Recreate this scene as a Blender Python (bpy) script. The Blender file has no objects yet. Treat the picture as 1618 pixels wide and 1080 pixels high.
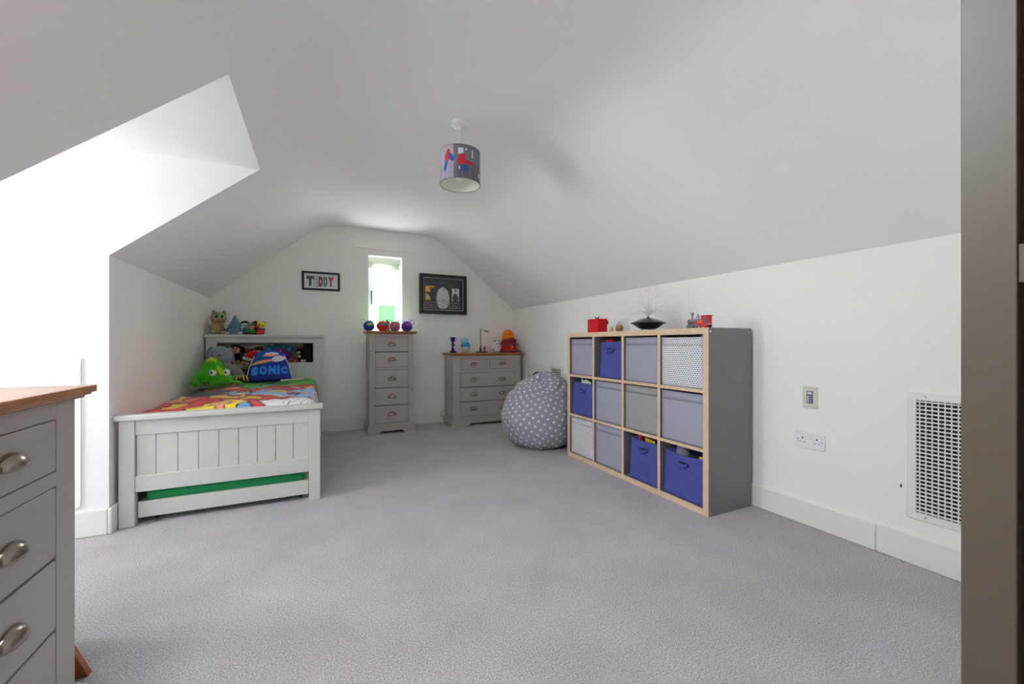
import bpy, bmesh, math, random
import numpy as np
from mathutils import Vector, Matrix, Euler, noise
PI = math.pi
random.seed(7)
scene = bpy.context.scene
COL = scene.collection

# ------------------------------------------------------------------ camera, world, exposure
YAW = 0.4468
cam_d = bpy.data.cameras.new('camera'); cam = bpy.data.objects.new('camera', cam_d); COL.objects.link(cam)
cam.location = (0, 0, 1.026); cam.rotation_euler = (PI/2, 0, -YAW)
cam_d.sensor_width = 36; cam_d.lens = 643.08/1618*36; cam_d.shift_y = 2.75/1618
cam_d.clip_start = 0.01; cam_d.clip_end = 200
scene.camera = cam

world = bpy.data.worlds.new('world'); scene.world = world; world.use_nodes = True
wn = world.node_tree; wn.nodes.clear()
w_out = wn.nodes.new('ShaderNodeOutputWorld'); w_bg = wn.nodes.new('ShaderNodeBackground')
w_tc = wn.nodes.new('ShaderNodeTexCoord'); w_sep = wn.nodes.new('ShaderNodeSeparateXYZ')
w_ramp = wn.nodes.new('ShaderNodeValToRGB')
w_map = wn.nodes.new('ShaderNodeMapRange'); w_map.inputs[1].default_value = -1; w_map.inputs[2].default_value = 1
wn.links.new(w_tc.outputs['Generated'], w_sep.inputs[0]); wn.links.new(w_sep.outputs[2], w_map.inputs[0])
wn.links.new(w_map.outputs[0], w_ramp.inputs[0]); wn.links.new(w_ramp.outputs[0], w_bg.inputs[0])
wn.links.new(w_bg.outputs[0], w_out.inputs[0])
cr = w_ramp.color_ramp
cr.elements[0].position = 0.0; cr.elements[0].color = (0.74, 0.74, 0.72, 1)
cr.elements[1].position = 1.0; cr.elements[1].color = (0.86, 0.93, 1.0, 1)
e = cr.elements.new(0.49); e.color = (0.78, 0.78, 0.76, 1)
e = cr.elements.new(0.51); e.color = (0.95, 0.97, 1.0, 1)
w_bg.inputs[1].default_value = 31.0

def portal(name, loc, rot, sx, sy):
    l = bpy.data.lights.new(name, 'AREA'); l.shape = 'RECTANGLE'; l.size = sx; l.size_y = sy
    l.cycles.is_portal = True
    o = bpy.data.objects.new(name, l); COL.objects.link(o); o.location = loc; o.rotation_euler = rot
    return o
portal('sky_portal', (-2.78, 2.31, 1.40), (0, -PI/2, 0), 1.20, 0.48)
portal('sky_portal', (-0.64, 0.76, 2.12), (0, -math.atan(0.85), 0), 0.68, 0.68)
portal('sky_portal', (0.7635, 5.50, 1.61), (-PI/2, 0, 0), 0.40, 0.99)

scene.cycles.max_bounces = 20; scene.cycles.diffuse_bounces = 16; scene.cycles.transparent_max_bounces = 16
scene.view_settings.view_transform = 'Standard'; scene.view_settings.look = 'None'
scene.view_settings.exposure = 0.2; scene.view_settings.gamma = 1; scene.view_settings.use_curve_mapping = False

# ------------------------------------------------------------------ materials
def lin(c):
    r = []
    for v in c[:3]:
        v = v/255
        r.append(v/12.92 if v <= 0.04045 else ((v+0.055)/1.055)**2.4)
    return tuple(r)+(1,)
MATS = {}
def mat(name, rgb, rough=0.55, metal=0.0, bump=None, var=None, coat=0, sheen=0, spec=0.5, stretch=None, attr=None, alpha=None):
    if name in MATS: return MATS[name]
    m = bpy.data.materials.new(name); m.use_nodes = True; nt = m.node_tree; b = nt.nodes['Principled BSDF']
    c = lin(rgb); b.inputs['Base Color'].default_value = c
    b.inputs['Roughness'].default_value = rough; b.inputs['Metallic'].default_value = metal
    b.inputs['Specular IOR Level'].default_value = spec
    if coat: b.inputs['Coat Weight'].default_value = coat; b.inputs['Coat Roughness'].default_value = 0.15
    if sheen: b.inputs['Sheen Weight'].default_value = sheen; b.inputs['Sheen Roughness'].default_value = 0.5
    tc = nt.nodes.new('ShaderNodeTexCoord'); mp = nt.nodes.new('ShaderNodeMapping')
    nt.links.new(tc.outputs['Object'], mp.inputs[0])
    if stretch: mp.inputs['Scale'].default_value = stretch
    src = None
    if attr:
        a = nt.nodes.new('ShaderNodeAttribute'); a.attribute_name = attr; src = a.outputs['Color']
        nt.links.new(src, b.inputs['Base Color'])
    if var:
        n = nt.nodes.new('ShaderNodeTexNoise'); n.inputs['Scale'].default_value = var[0]; n.inputs['Detail'].default_value = 4
        nt.links.new(mp.outputs[0], n.inputs['Vector'])
        r = nt.nodes.new('ShaderNodeMapRange'); r.inputs[1].default_value = 0.3; r.inputs[2].default_value = 0.7
        r.inputs[3].default_value = 1-var[1]; r.inputs[4].default_value = 1+var[1]
        nt.links.new(n.outputs[0], r.inputs[0])
        mx = nt.nodes.new('ShaderNodeVectorMath'); mx.operation = 'SCALE'
        if src: nt.links.new(src, mx.inputs[0])
        else: mx.inputs[0].default_value = c[:3]
        nt.links.new(r.outputs[0], mx.inputs['Scale']); nt.links.new(mx.outputs[0], b.inputs['Base Color'])
    if bump:
        n = nt.nodes.new('ShaderNodeTexNoise'); n.inputs['Scale'].default_value = bump[0]; n.inputs['Detail'].default_value = 3
        nt.links.new(mp.outputs[0], n.inputs['Vector'])
        bp = nt.nodes.new('ShaderNodeBump'); bp.inputs['Strength'].default_value = bump[1]; bp.inputs['Distance'].default_value = bump[2]
        nt.links.new(n.outputs[0], bp.inputs['Height']); nt.links.new(bp.outputs[0], b.inputs['Normal'])
    MATS[name] = m
    return m
def plush(name, rgb, **k): return mat('plush_'+name, rgb, rough=0.95, sheen=0.25, bump=(160, 0.6, 0.004), var=(60, 0.12), spec=0.1)

M_wall = mat('wall_paint', (244, 244, 240), 0.75, bump=(90, 0.05, 0.001), spec=0.25)
M_ceil = mat('ceiling_paint', (243, 243, 243), 0.8, bump=(90, 0.05, 0.001), spec=0.2)
M_trim = mat('trim_gloss', (236, 235, 228), 0.4, spec=0.4)
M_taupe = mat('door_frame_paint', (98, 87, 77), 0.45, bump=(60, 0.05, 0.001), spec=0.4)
M_taupe2 = mat('hall_paint', (150, 138, 126), 0.7)
M_grey = mat('grey_furniture_paint', (180, 173, 167), 0.42, bump=(140, 0.04, 0.0006), var=(3, 0.02), spec=0.4)
M_bed = mat('pale_grey_paint', (208, 209, 204), 0.4, spec=0.4)
M_shelf = mat('shelf_grey', (116, 117, 122), 0.35, spec=0.5)
M_birch = mat('birch_edge', (216, 188, 158), 0.5, var=(14, 0.06), stretch=(2, 2, 2))
M_dark = mat('dark_gap', (22, 20, 20), 0.8)
M_black = mat('black_lacquer', (16, 16, 19), 0.3)
M_white = mat('white_plastic', (236, 236, 240), 0.35)
M_nickel = mat('brushed_nickel', (158, 148, 136), 0.24, metal=1.0, bump=(300, 0.1, 0.0005), stretch=(1, 12, 12))
M_chrome = mat('chrome', (210, 212, 216), 0.18, metal=1.0)
M_silverp = mat('silver_plastic', (150, 155, 165), 0.3, metal=0.7)

def wood(name, c1, c2, axis):
    m = bpy.data.materials.new(name); m.use_nodes = True; nt = m.node_tree; b = nt.nodes['Principled BSDF']
    tc = nt.nodes.new('ShaderNodeTexCoord'); mp = nt.nodes.new('ShaderNodeMapping'); nt.links.new(tc.outputs['Object'], mp.inputs[0])
    s = [55, 55, 55]; s[axis] = 3; mp.inputs['Scale'].default_value = s
    n = nt.nodes.new('ShaderNodeTexNoise'); n.inputs['Scale'].default_value = 1.0; n.inputs['Detail'].default_value = 6; n.inputs['Distortion'].default_value = 0.6
    nt.links.new(mp.outputs[0], n.inputs['Vector'])
    r = nt.nodes.new('ShaderNodeValToRGB'); r.color_ramp.elements[0].position = 0.32; r.color_ramp.elements[1].position = 0.68
    r.color_ramp.elements[0].color = lin(c1); r.color_ramp.elements[1].color = lin(c2)
    nt.links.new(n.outputs[0], r.inputs[0]); nt.links.new(r.outputs[0], b.inputs['Base Color'])
    b.inputs['Roughness'].default_value = 0.38; b.inputs['Specular IOR Level'].default_value = 0.5; b.inputs['Coat Weight'].default_value = 0.5; b.inputs['Coat Roughness'].default_value = 0.22
    return m
M_oak = wood('oak_along', (142, 84, 34), (184, 122, 60), 0)
M_oak_end = wood('oak_across', (140, 86, 40), (178, 122, 66), 1)
M_oak_dark = wood('oak_leg', (128, 62, 14), (168, 92, 30), 2)

def carpet():
    m = bpy.data.materials.new('carpet'); m.use_nodes = True; nt = m.node_tree; b = nt.nodes['Principled BSDF']
    tc = nt.nodes.new('ShaderNodeTexCoord')
    n = nt.nodes.new('ShaderNodeTexNoise'); n.inputs['Scale'].default_value = 190; n.inputs['Detail'].default_value = 3; n.inputs['Roughness'].default_value = 0.7
    n2 = nt.nodes.new('ShaderNodeTexNoise'); n2.inputs['Scale'].default_value = 3.5; n2.inputs['Detail'].default_value = 3
    for q in (n, n2): nt.links.new(tc.outputs['Object'], q.inputs['Vector'])
    r = nt.nodes.new('ShaderNodeValToRGB'); r.color_ramp.elements[0].position = 0.36; r.color_ramp.elements[1].position = 0.62
    r.color_ramp.elements[0].color = lin((145, 139, 143)); r.color_ramp.elements[1].color = lin((213, 207, 211))
    nt.links.new(n.outputs[0], r.inputs[0])
    mr = nt.nodes.new('ShaderNodeMapRange'); mr.inputs[1].default_value = 0.35; mr.inputs[2].default_value = 0.65; mr.inputs[3].default_value = 0.93; mr.inputs[4].default_value = 1.05
    nt.links.new(n2.outputs[0], mr.inputs[0])
    vm = nt.nodes.new('ShaderNodeVectorMath'); vm.operation = 'SCALE'
    nt.links.new(r.outputs[0], vm.inputs[0]); nt.links.new(mr.outputs[0], vm.inputs['Scale']); nt.links.new(vm.outputs[0], b.inputs['Base Color'])
    bp = nt.nodes.new('ShaderNodeBump'); bp.inputs['Strength'].default_value = 0.8; bp.inputs['Distance'].default_value = 0.006
    nt.links.new(n.outputs[0], bp.inputs['Height']); nt.links.new(bp.outputs[0], b.inputs['Normal'])
    b.inputs['Roughness'].default_value = 1.0; b.inputs['Specular IOR Level'].default_value = 0.05
    b.inputs['Sheen Weight'].default_value = 0.2
    return m
M_carpet = carpet()

def glass(name, tint=(1, 1, 1, 1), gloss=0.06):
    m = bpy.data.materials.new(name); m.use_nodes = True; nt = m.node_tree; nt.nodes.clear()
    o = nt.nodes.new('ShaderNodeOutputMaterial'); t = nt.nodes.new('ShaderNodeBsdfTransparent'); g = nt.nodes.new('ShaderNodeBsdfGlossy')
    t.inputs[0].default_value = tint; g.inputs['Roughness'].default_value = 0.02
    mx = nt.nodes.new('ShaderNodeMixShader'); mx.inputs[0].default_value = gloss
    nt.links.new(t.outputs[0], mx.inputs[1]); nt.links.new(g.outputs[0], mx.inputs[2]); nt.links.new(mx.outputs[0], o.inputs[0])
    return m
M_glass = glass('window_glass')
M_picglass = glass('picture_glass', gloss=0.03)

# ------------------------------------------------------------------ mesh helpers
def wm(o):
    m = o.matrix_basis.copy(); p = o.parent
    while p is not None: m = p.matrix_basis @ m; p = p.parent
    return m
class MB:
    """collects simple solids, build() links them as ONE mesh object"""
    def __init__(s): s.v = []; s.f = []; s.c = None
    def add(s, vs, fs):
        n = len(s.v); s.v += [tuple(v) for v in vs]; s.f += [tuple(i+n for i in f) for f in fs]; return s
    def box(s, x0, x1, y0, y1, z0, z1):
        return s.add([(x0,y0,z0),(x1,y0,z0),(x1,y1,z0),(x0,y1,z0),(x0,y0,z1),(x1,y0,z1),(x1,y1,z1),(x0,y1,z1)],
                     [(0,3,2,1),(4,5,6,7),(0,1,5,4),(1,2,6,5),(2,3,7,6),(3,0,4,7)])
    def prism(s, poly, axis, a, b):
        """poly in the two other axes (x,y,z order), extruded along axis from a to b"""
        def P(p, t):
            q = list(p); q.insert(axis, t); return tuple(q)
        n = len(poly)
        vs = [P(p, a) for p in poly]+[P(p, b) for p in poly]
        fs = [tuple(range(n))[::-1], tuple(range(n, 2*n))]+[(i, (i+1) % n, n+(i+1) % n, n+i) for i in range(n)]
        return s.add(vs, fs)
    def lathe(s, prof, n=24, c=(0,0,0), rot=None, close=True):
        vs = []; fs = []
        R = Euler(rot).to_matrix() if rot else None
        for r, z in prof:
            for i in range(n):
                a = 2*PI*i/n; p = Vector((r*math.cos(a), r*math.sin(a), z))
                if R: p = R @ p
                vs.append((p.x+c[0], p.y+c[1], p.z+c[2]))
        m = len(prof)
        for j in range(m-1):
            for i in range(n):
                k = (i+1) % n; fs.append((j*n+i, j*n+k, (j+1)*n+k, (j+1)*n+i))
        if close: fs.append(tuple(range(n))[::-1]); fs.append(tuple((m-1)*n+i for i in range(n)))
        return s.add(vs, fs)
    def cyl(s, p, q, r0, r1=None, n=16):
        r1 = r0 if r1 is None else r1
        p = Vector(p); q = Vector(q); d = q-p; L = d.length
        R = d.to_track_quat('Z', 'Y').to_matrix()
        vs = []; 
        for r, t in ((r0, 0), (r1, L)):
            for i in range(n):
                a = 2*PI*i/n; v = R @ Vector((r*math.cos(a), r*math.sin(a), t))+p; vs.append(tuple(v))
        return s.add(vs, [tuple(range(n))[::-1], tuple(range(n, 2*n))]+[(i, (i+1) % n, n+(i+1) % n, n+i) for i in range(n)])
    def blob(s, c, r, rot=(0,0,0), nu=18, nv=12, lump=0.0, ls=8, seed=0):
        R = Euler(rot).to_matrix(); vs = []; fs = []
        if not hasattr(r, '__len__'): r = (r, r, r)
        for j in range(nv+1):
            t = PI*j/nv
            for i in range(nu):
                a = 2*PI*i/nu
                d = Vector((math.sin(t)*math.cos(a), math.sin(t)*math.sin(a), math.cos(t)))
                k = 1+(lump*noise.noise(d*ls+Vector((seed, 0, 0))) if lump else 0)
                p = R @ Vector((d.x*r[0]*k, d.y*r[1]*k, d.z*r[2]*k)); vs.append((p.x+c[0], p.y+c[1], p.z+c[2]))
        for j in range(nv):
            for i in range(nu):
                k = (i+1) % nu; fs.append((j*nu+i, (j+1)*nu+i, (j+1)*nu+k, j*nu+k))
        return s.add(vs, fs)
    def tube(s, pts, r, n=8):
        pts = [Vector(p) for p in pts]; m = len(pts); vs = []; fs = []
        rr = r if hasattr(r, '__len__') else [r]*m
        up = Vector((0.13, 0.21, 1)).normalized()
        for j, p in enumerate(pts):
            d = (pts[min(j+1, m-1)]-pts[max(j-1, 0)]).normalized()
            u = d.cross(up)
            if u.length < 1e-3: u = d.cross(Vector((1, 0, 0)))
            u.normalize(); w = d.cross(u)
            for i in range(n):
                a = 2*PI*i/n; vs.append(tuple(p+(u*math.cos(a)+w*math.sin(a))*rr[j]))
        for j in range(m-1):
            for i in range(n):
                k = (i+1) % n; fs.append((j*n+i, j*n+k, (j+1)*n+k, (j+1)*n+i))
        fs += [tuple(range(n))[::-1], tuple((m-1)*n+i for i in range(n))]
        return s.add(vs, fs)
    def fur(s, c, r, n, L, w=0.004, rot=(0,0,0), rnd=None, keep=None):
        rnd = rnd or random.Random(3); R = Euler(rot).to_matrix()
        if not hasattr(r, '__len__'): r = (r, r, r)
        for _ in range(n):
            d = Vector((rnd.gauss(0,1), rnd.gauss(0,1), rnd.gauss(0,1))).normalized()
            if keep and not keep(d): continue
            p = R @ Vector((d.x*r[0], d.y*r[1], d.z*r[2]))*0.95+Vector(c)
            nn = (R @ Vector((d.x/r[0], d.y/r[1], d.z/r[2]))).normalized()
            nn = (nn+Vector((rnd.uniform(-.5,.5), rnd.uniform(-.5,.5), rnd.uniform(-.6,.3)))).normalized()
            u = nn.orthogonal().normalized(); v = nn.cross(u)
            tip = p+nn*L*rnd.uniform(.7, 1.25)
            s.add([p+u*w, p-u*w*.5+v*w*.87, p-u*w*.5-v*w*.87, tip], [(0,1,3),(1,2,3),(2,0,3),(0,2,1)])
        return s
    def build(s, name, m, parent=None, world=False, smooth=False, bevel=0, label=None, kind=None, solid=0, merge=True):
        me = bpy.data.meshes.new(name); vs = s.v
        if world and parent is not None:
            inv = wm(parent).inverted(); vs = [tuple(inv @ Vector(v)) for v in vs]
        me.from_pydata(vs, [], s.f); me.validate(); me.materials.append(m)
        bm = bmesh.new(); bm.from_mesh(me)
        if merge: bmesh.ops.remove_doubles(bm, verts=bm.verts, dist=1e-6)
        bmesh.ops.recalc_face_normals(bm, faces=bm.faces)
        bm.to_mesh(me); bm.free()
        if smooth:
            me.polygons.foreach_set('use_smooth', [True]*len(me.polygons))
            try: me.set_sharp_from_angle(angle=math.radians(50))
            except Exception: pass
        o = bpy.data.objects.new(name, me); COL.objects.link(o)
        if parent is not None: o.parent = parent
        if solid:
            md = o.modifiers.new('solid', 'SOLIDIFY'); md.thickness = solid; md.offset = 0
        if bevel:
            md = o.modifiers.new('bevel', 'BEVEL'); md.width = bevel; md.segments = 2; md.limit_method = 'ANGLE'; md.angle_limit = math.radians(40)
            me.polygons.foreach_set('use_smooth', [True]*len(me.polygons))
            try: me.set_sharp_from_angle(angle=math.radians(35))
            except Exception: pass
            md.harden_normals = False
        if label: o['label'] = label
        if kind: o['kind'] = kind
        return o
def thing(name, label, cat, loc=(0,0,0), rz=0, group=None):
    o = bpy.data.objects.new(name, None); COL.objects.link(o); o.location = loc; o.rotation_euler = (0,0,rz)
    o.empty_display_size = 0.05; o['label'] = label; o['category'] = cat
    if group: o['group'] = group
    return o
def tag(o, label, cat, group=None, kind=None):
    o['label'] = label; o['category'] = cat
    if group: o['group'] = group
    if kind: o['kind'] = kind
    return o
def struct(name, mb, m, parent=None, **k):
    o = mb.build(name, m, parent, **k)
    if parent is None: o['kind'] = 'structure'
    return o
def empty_struct(name, loc=(0,0,0)):
    o = bpy.data.objects.new(name, None); COL.objects.link(o); o.location = loc; o['kind'] = 'structure'; return o
def text_mesh(body, size, m, name, parent, mtx, extrude=0.0006, label=None, bold=0.0):
    cu = bpy.data.curves.new(name, 'FONT'); cu.body = body; cu.size = size; cu.extrude = extrude; cu.offset = bold
    cu.align_x = 'CENTER'; cu.align_y = 'CENTER'; cu.resolution_u = 3
    t = bpy.data.objects.new(name, cu); COL.objects.link(t)
    dg = bpy.context.evaluated_depsgraph_get(); me = bpy.data.meshes.new_from_object(t.evaluated_get(dg))
    bpy.data.objects.remove(t); me.materials.clear(); me.materials.append(m)
    me.transform(wm(parent).inverted() @ mtx)
    o = bpy.data.objects.new(name, me); COL.objects.link(o); o.parent = parent
    if label: o['label'] = label
    return o
FACE_CAM = Matrix.Rotation(PI/2, 4, 'X')       # text that faces -Y

# ------------------------------------------------------------------ room dimensions
XL, XR, YN, YE, HK, HC, K = -1.016, 2.51, 0.185, 5.22, 1.505, 2.42, 0.85
DY0, DY1, DXT = 1.95, 2.931, -0.316; DZ = HK+K*(DXT-XL)   # dormer recess
DXW = -2.60
def profile(outer=0.0):
    pts = []
    xi = XL+(HC-HK)/K; th = math.atan(K); t = 0.2; R = t/math.tan((PI-th)/2) if False else t/math.tan(th/2)
    # left fillet
    cx = xi+t; cz = HC-R
    def arc(side):
        out = []
        for i in range(9):
            a = th*(1-i/8)
            x = cx-R*math.sin(a); z = cz+R*math.cos(a)
            out.append((x, z))
        return out
    L = arc(-1)
    left = [(XL, HK)]+L
    right = [(XL+XR-x, z) for x, z in reversed(left)]
    return left, right
LP, RP = profile()
def offs(pts, d=0.12):
    out = []
    for i, p in enumerate(pts):
        a = pts[max(i-1, 0)]; b = pts[min(i+1, len(pts)-1)]
        tx, tz = b[0]-a[0], b[1]-a[1]; L = math.hypot(tx, tz); out.append((p[0]-tz/L*d, p[1]+tx/L*d))
    return out
def slab_profile(mb, pts, y0, y1):
    o = offs(pts)
    n = len(pts)
    poly = pts+o[::-1]
    # quads so the shape stays valid where concave
    for i in range(n-1):
        mb.prism([pts[i], pts[i+1], o[i+1], o[i]], 1, y0, y1)
    return mb
# ceiling: flat part with both slopes
ce = MB()
full = LP+RP
ce.prism(full[1:]+offs(full[1:])[::-1], 1, YN-0.1, YE+0.1)      # everything above the straight left slope
SKY0, SKY1, SKX0, SKX1 = 0.42, 1.10, -0.80, -0.28                # added fill rooflight in the left slope, unseen behind the edge of view
sz_ = lambda x: HK+K*(x-XL)
slab_profile(ce, [LP[0], LP[1]], YN-0.1, SKY0)
slab_profile(ce, [LP[0], LP[1]], SKY1, DY0+0.0004)
slab_profile(ce, [LP[0], (SKX0, sz_(SKX0))], SKY0, SKY1)
slab_profile(ce, [(SKX1, sz_(SKX1)), LP[1]], SKY0, SKY1)
slab_profile(ce, [LP[0], LP[1]], DY1-0.0004, YE+0.1)
slab_profile(ce, [(DXT, DZ), LP[1]], DY0+0.0004, DY1-0.0004)
oc = struct('ceiling', ce, M_ceil, merge=False)
# smooth the fillets
me = oc.data; me.polygons.foreach_set('use_smooth', [True]*len(me.polygons))
try: me.set_sharp_from_angle(angle=math.radians(15))
except Exception: pass
# dormer ceiling
struct('ceiling_dormer', MB().prism([(DXW-0.1, DZ-0.006), (DXT, DZ-0.006), (DXT, DZ+0.003), (DXT-0.12, DZ+0.1), (DXW-0.1, DZ+0.1)], 1, DY0-0.0002, DY1+0.0002), M_ceil)
# walls
w = MB().box(XL-0.12, XL, YN-0.1, DY0-0.1, 0, HK+0.03).box(XL-0.12, XL, DY1+0.1, YE+0.1, 0, HK+0.03)
struct('wall_left', w, M_wall)
cheek = [(DXW, 0), (XL, 0), (XL, HK+0.006), (DXT-0.01, DZ), (DXW, DZ)]
struct('wall_dormer_far', MB().prism(cheek, 1, DY1, DY1+0.1), M_ceil)
struct('wall_dormer_near', MB().prism(cheek, 1, DY0-0.1, DY0), M_ceil)
WY0, WY1, WZ0, WZ1 = 2.07, 2.55, 0.80, 2.00
w = MB().box(DXW-0.14, DXW, DY0-0.1, DY1+0.1, 0, WZ0).box(DXW-0.14, DXW, DY0-0.1, DY1+0.1, WZ1, DZ+0.1)
w.box(DXW-0.14, DXW, DY0-0.1, WY0, WZ0, WZ1).box(DXW-0.14, DXW, WY1, DY1+0.1, WZ0, WZ1)
struct('wall_dormer_window', w, M_wall)
struct('wall_right', MB().box(XR, XR+0.12, YN-0.1, YE+0.1, 0, HK+0.03), M_wall)
# end wall with window opening
EX0, EX1, EZ0, EZ1 = 0.563, 0.964, 1.115, 2.105; WD = 0.28
def wall_prof(x0, x1):     # ceiling height under profile, polygon top between x0,x1
    pts = [p for p in full if x0 < p[0] < x1]
    def z(x):
        for a, b in zip(full, full[1:]):
            if a[0] <= x <= b[0]: return a[1]+(b[1]-a[1])*(x-a[0])/(b[0]-a[0])
        return HK
    return [(x0, z(x0))]+pts+[(x1, z(x1))]
w = MB()
for x0, x1 in ((XL, EX0), (EX1, XR)):
    w.prism([(x1, 0), (x0, 0)]+[(a, b+0.02) for a, b in wall_prof(x0, x1)], 1, YE, YE+WD)
w.prism([(EX1, EZ1), (EX0, EZ1)]+[(a, b+0.02) for a, b in wall_prof(EX0, EX1)], 1, YE, YE+WD)
w.box(EX0, EX1, YE, YE+WD, 0, EZ0)
struct('wall_end', w, M_wall)
# near wall with the doorway the picture is taken from
JX0, JX1, DH = -0.30, 0.62, 2.02
w = MB()
for x0, x1 in ((XL, JX0-0.03), (JX1+0.03, XR)):
    w.prism([(x1, 0), (x0, 0)]+[(a, b+0.02) for a, b in wall_prof(x0, x1)], 1, 0.05, YN)
w.prism([(JX1+0.03, DH+0.03), (JX0-0.03, DH+0.03)]+[(a, b+0.02) for a, b in wall_prof(JX0-0.03, JX1+0.03)], 1, 0.05, YN)
struct('wall_near', w, M_wall)
struct('floor', MB().box(DXW-0.1, XR+0.1, -1.7, YE+0.1, -0.08, 0), M_carpet)
# hall behind the doorway
h = MB().box(-1.2, -1.1, -1.7, 0.05, 0, 2.4).box(1.7, 1.8, -1.7, 0.05, 0, 2.4).box(-1.2, 1.8, -1.8, -1.7, 0, 2.4)
h.box(-1.2, XL, 0.05, 0.15, 0, 2.4)
struct('wall_hall', h, M_taupe2)
struct('ceiling_hall', MB().box(-1.2, 1.8, -1.8, 0.05, 2.4, 2.5), M_taupe2)
# door frame
d1 = empty_struct('door_1', (0.62, 0.1, 0))
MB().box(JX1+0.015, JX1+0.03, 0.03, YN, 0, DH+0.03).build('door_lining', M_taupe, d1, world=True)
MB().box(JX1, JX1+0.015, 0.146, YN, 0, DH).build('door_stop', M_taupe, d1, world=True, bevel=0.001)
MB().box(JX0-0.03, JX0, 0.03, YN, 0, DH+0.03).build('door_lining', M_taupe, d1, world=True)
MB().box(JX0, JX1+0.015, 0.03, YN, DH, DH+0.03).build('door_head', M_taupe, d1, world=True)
a = MB()
a.box(JX1+0.03, JX1+0.09, YN, YN+0.008, 0, DH+0.08).box(JX0-0.08, JX0-0.01, YN, YN+0.008, 0, DH+0.08).box(JX0-0.01, JX1+0.03, YN, YN+0.008, DH+0.03, DH+0.08)
a.build('architrave', M_trim, d1, world=True)
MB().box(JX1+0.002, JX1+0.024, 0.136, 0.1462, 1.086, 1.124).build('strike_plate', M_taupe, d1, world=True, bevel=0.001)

# baseboards
def skirt(name, boxes):
    s = empty_struct(name)
    for i, (x0, x1, y0, y1) in enumerate(boxes):
        MB().box(x0, x1, y0, y1, 0, 0.138).build('skirting_board', M_trim, s, bevel=0.006)
T = 0.018
skirt('baseboard_right', [(XR-T, XR, YN, 1.0395), (XR-T, XR, 1.0405, YE)])
skirt('baseboard_end', [(XL, XR-T, YE-T, YE)])
skirt('baseboard_left', [(XL, XL+T, DY1-T, YE-T), (XL, XL+T, YN, DY0)])
skirt('baseboard_dormer', [(DXW, XL, DY1-T, DY1)])

# end window (window_1)
w1 = empty_struct('window_1', (0.7635, 5.42, EZ0))
FY0, FY1 = 5.44, 5.49
M_wframe = mat('window_frame_paint', (205, 218, 222), 0.4)
fr = MB().box(EX0, EX0+0.035, FY0, FY1, EZ0, EZ1).box(EX1-0.035, EX1, FY0, FY1, EZ0, EZ1).box(EX0+.035, EX1-.035, FY0, FY1, EZ1-0.035, EZ1).box(EX0+.035, EX1-.035, FY0, FY1, EZ0, EZ0+0.035)
fr.build('window_frame', M_wframe, w1, world=True, bevel=0.002)
sx0, sx1, sz0, sz1 = EX0+.036, EX1-.036, EZ0+.036, EZ1-.036
ca = MB().box(sx0, sx0+.045, FY0-.012, FY0+.03, sz0, sz1).box(sx1-.05, sx1, FY0-.012, FY0+.03, sz0, sz1).box(sx0+.045, sx1-.05, FY0-.012, FY0+.03, sz1-.045, sz1).box(sx0+.045, sx1-.05, FY0-.012, FY0+.03, sz0, sz0+.045)
ca = ca.build('casement', M_wframe, w1, world=True, bevel=0.002)
MB().box(sx0+.045, sx1-.05, FY0, FY0+.02, 1.662, 1.678).build('glazing_bar', M_wframe, w1, world=True)
MB().box(sx0+.04, sx1-.045, FY0+.008, FY0+.012, sz0+.04, 1.67).build('pane', M_glass, w1, world=True)
MB().box(sx0+.04, sx1-.045, FY0+.008, FY0+.012, 1.67, sz1-.04).build('pane', M_glass, w1, world=True)
M_dkmetal = mat('dark_metal', (70, 72, 76), 0.35, metal=0.8)
MB().box(sx0+.012, sx0+.03, FY0-.022, FY0-.012, 1.60, 1.70).box(sx0+.014, sx0+.028, FY0-.034, FY0-.022, 1.52, 1.68).build('window_handle', M_dkmetal, w1, world=True, bevel=.003)
for zz in (1.80, 1.50): MB().box(sx0+.05, sx0+.058, FY0-.016, FY0-.008, zz, zz+.03).build('window_stay', M_dkmetal, w1, world=True)
MB().box(EX0, EX1, YE+0.001, FY0, EZ0-0.001, EZ0+0.018).build('window_sill', M_trim, w1, world=True)
# venetian blind drawn up
bl = thing('venetian_blind', 'pale venetian blind drawn up at the top of the small end window', 'blind', (0.7635, 5.37, 1.97))
M_blind = mat('blind_slat', (222, 226, 214), 0.5)
MB().box(EX0+.008, EX1-.008, 5.345, 5.395, 2.045, EZ1-.002).build('head_rail', M_blind, bl, world=True, bevel=.002)
for i in range(9):
    z = 2.038-i*.0075
    MB().box(EX0+.012, EX1-.012, 5.347, 5.393, z-.0018, z).build('slat', M_blind, bl, world=True)
MB().box(EX0+.012, EX1-.012, 5.347, 5.393, 1.952, 1.967).build('bottom_rail', M_blind, bl, world=True, bevel=.002)
MB().cyl((EX1-.03, 5.345, 2.04), (EX1-.03, 5.345, 1.62), .0015, n=6).blob((EX1-.03, 5.345, 1.61), (.006, .006, .014)).build('pull_cord', M_blind, bl, world=True, smooth=True)
# roller housing above the window
hs = thing('blind_housing', 'thin wall coloured box mounted above the small end window', 'pelmet', (0.7645, 5.2, 2.175))
MB().box(0.403, 1.126, 5.196, 5.2195, 2.178, 2.228).build('cover', M_wall, hs, world=True, bevel=.004)
MB().box(0.397, 0.403, 5.194, 5.2195, 2.174, 2.232).build('end_cap', M_wall, hs, world=True, bevel=.002)
MB().box(1.126, 1.132, 5.194, 5.2195, 2.174, 2.232).build('end_cap', M_wall, hs, world=True, bevel=.002)

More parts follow.
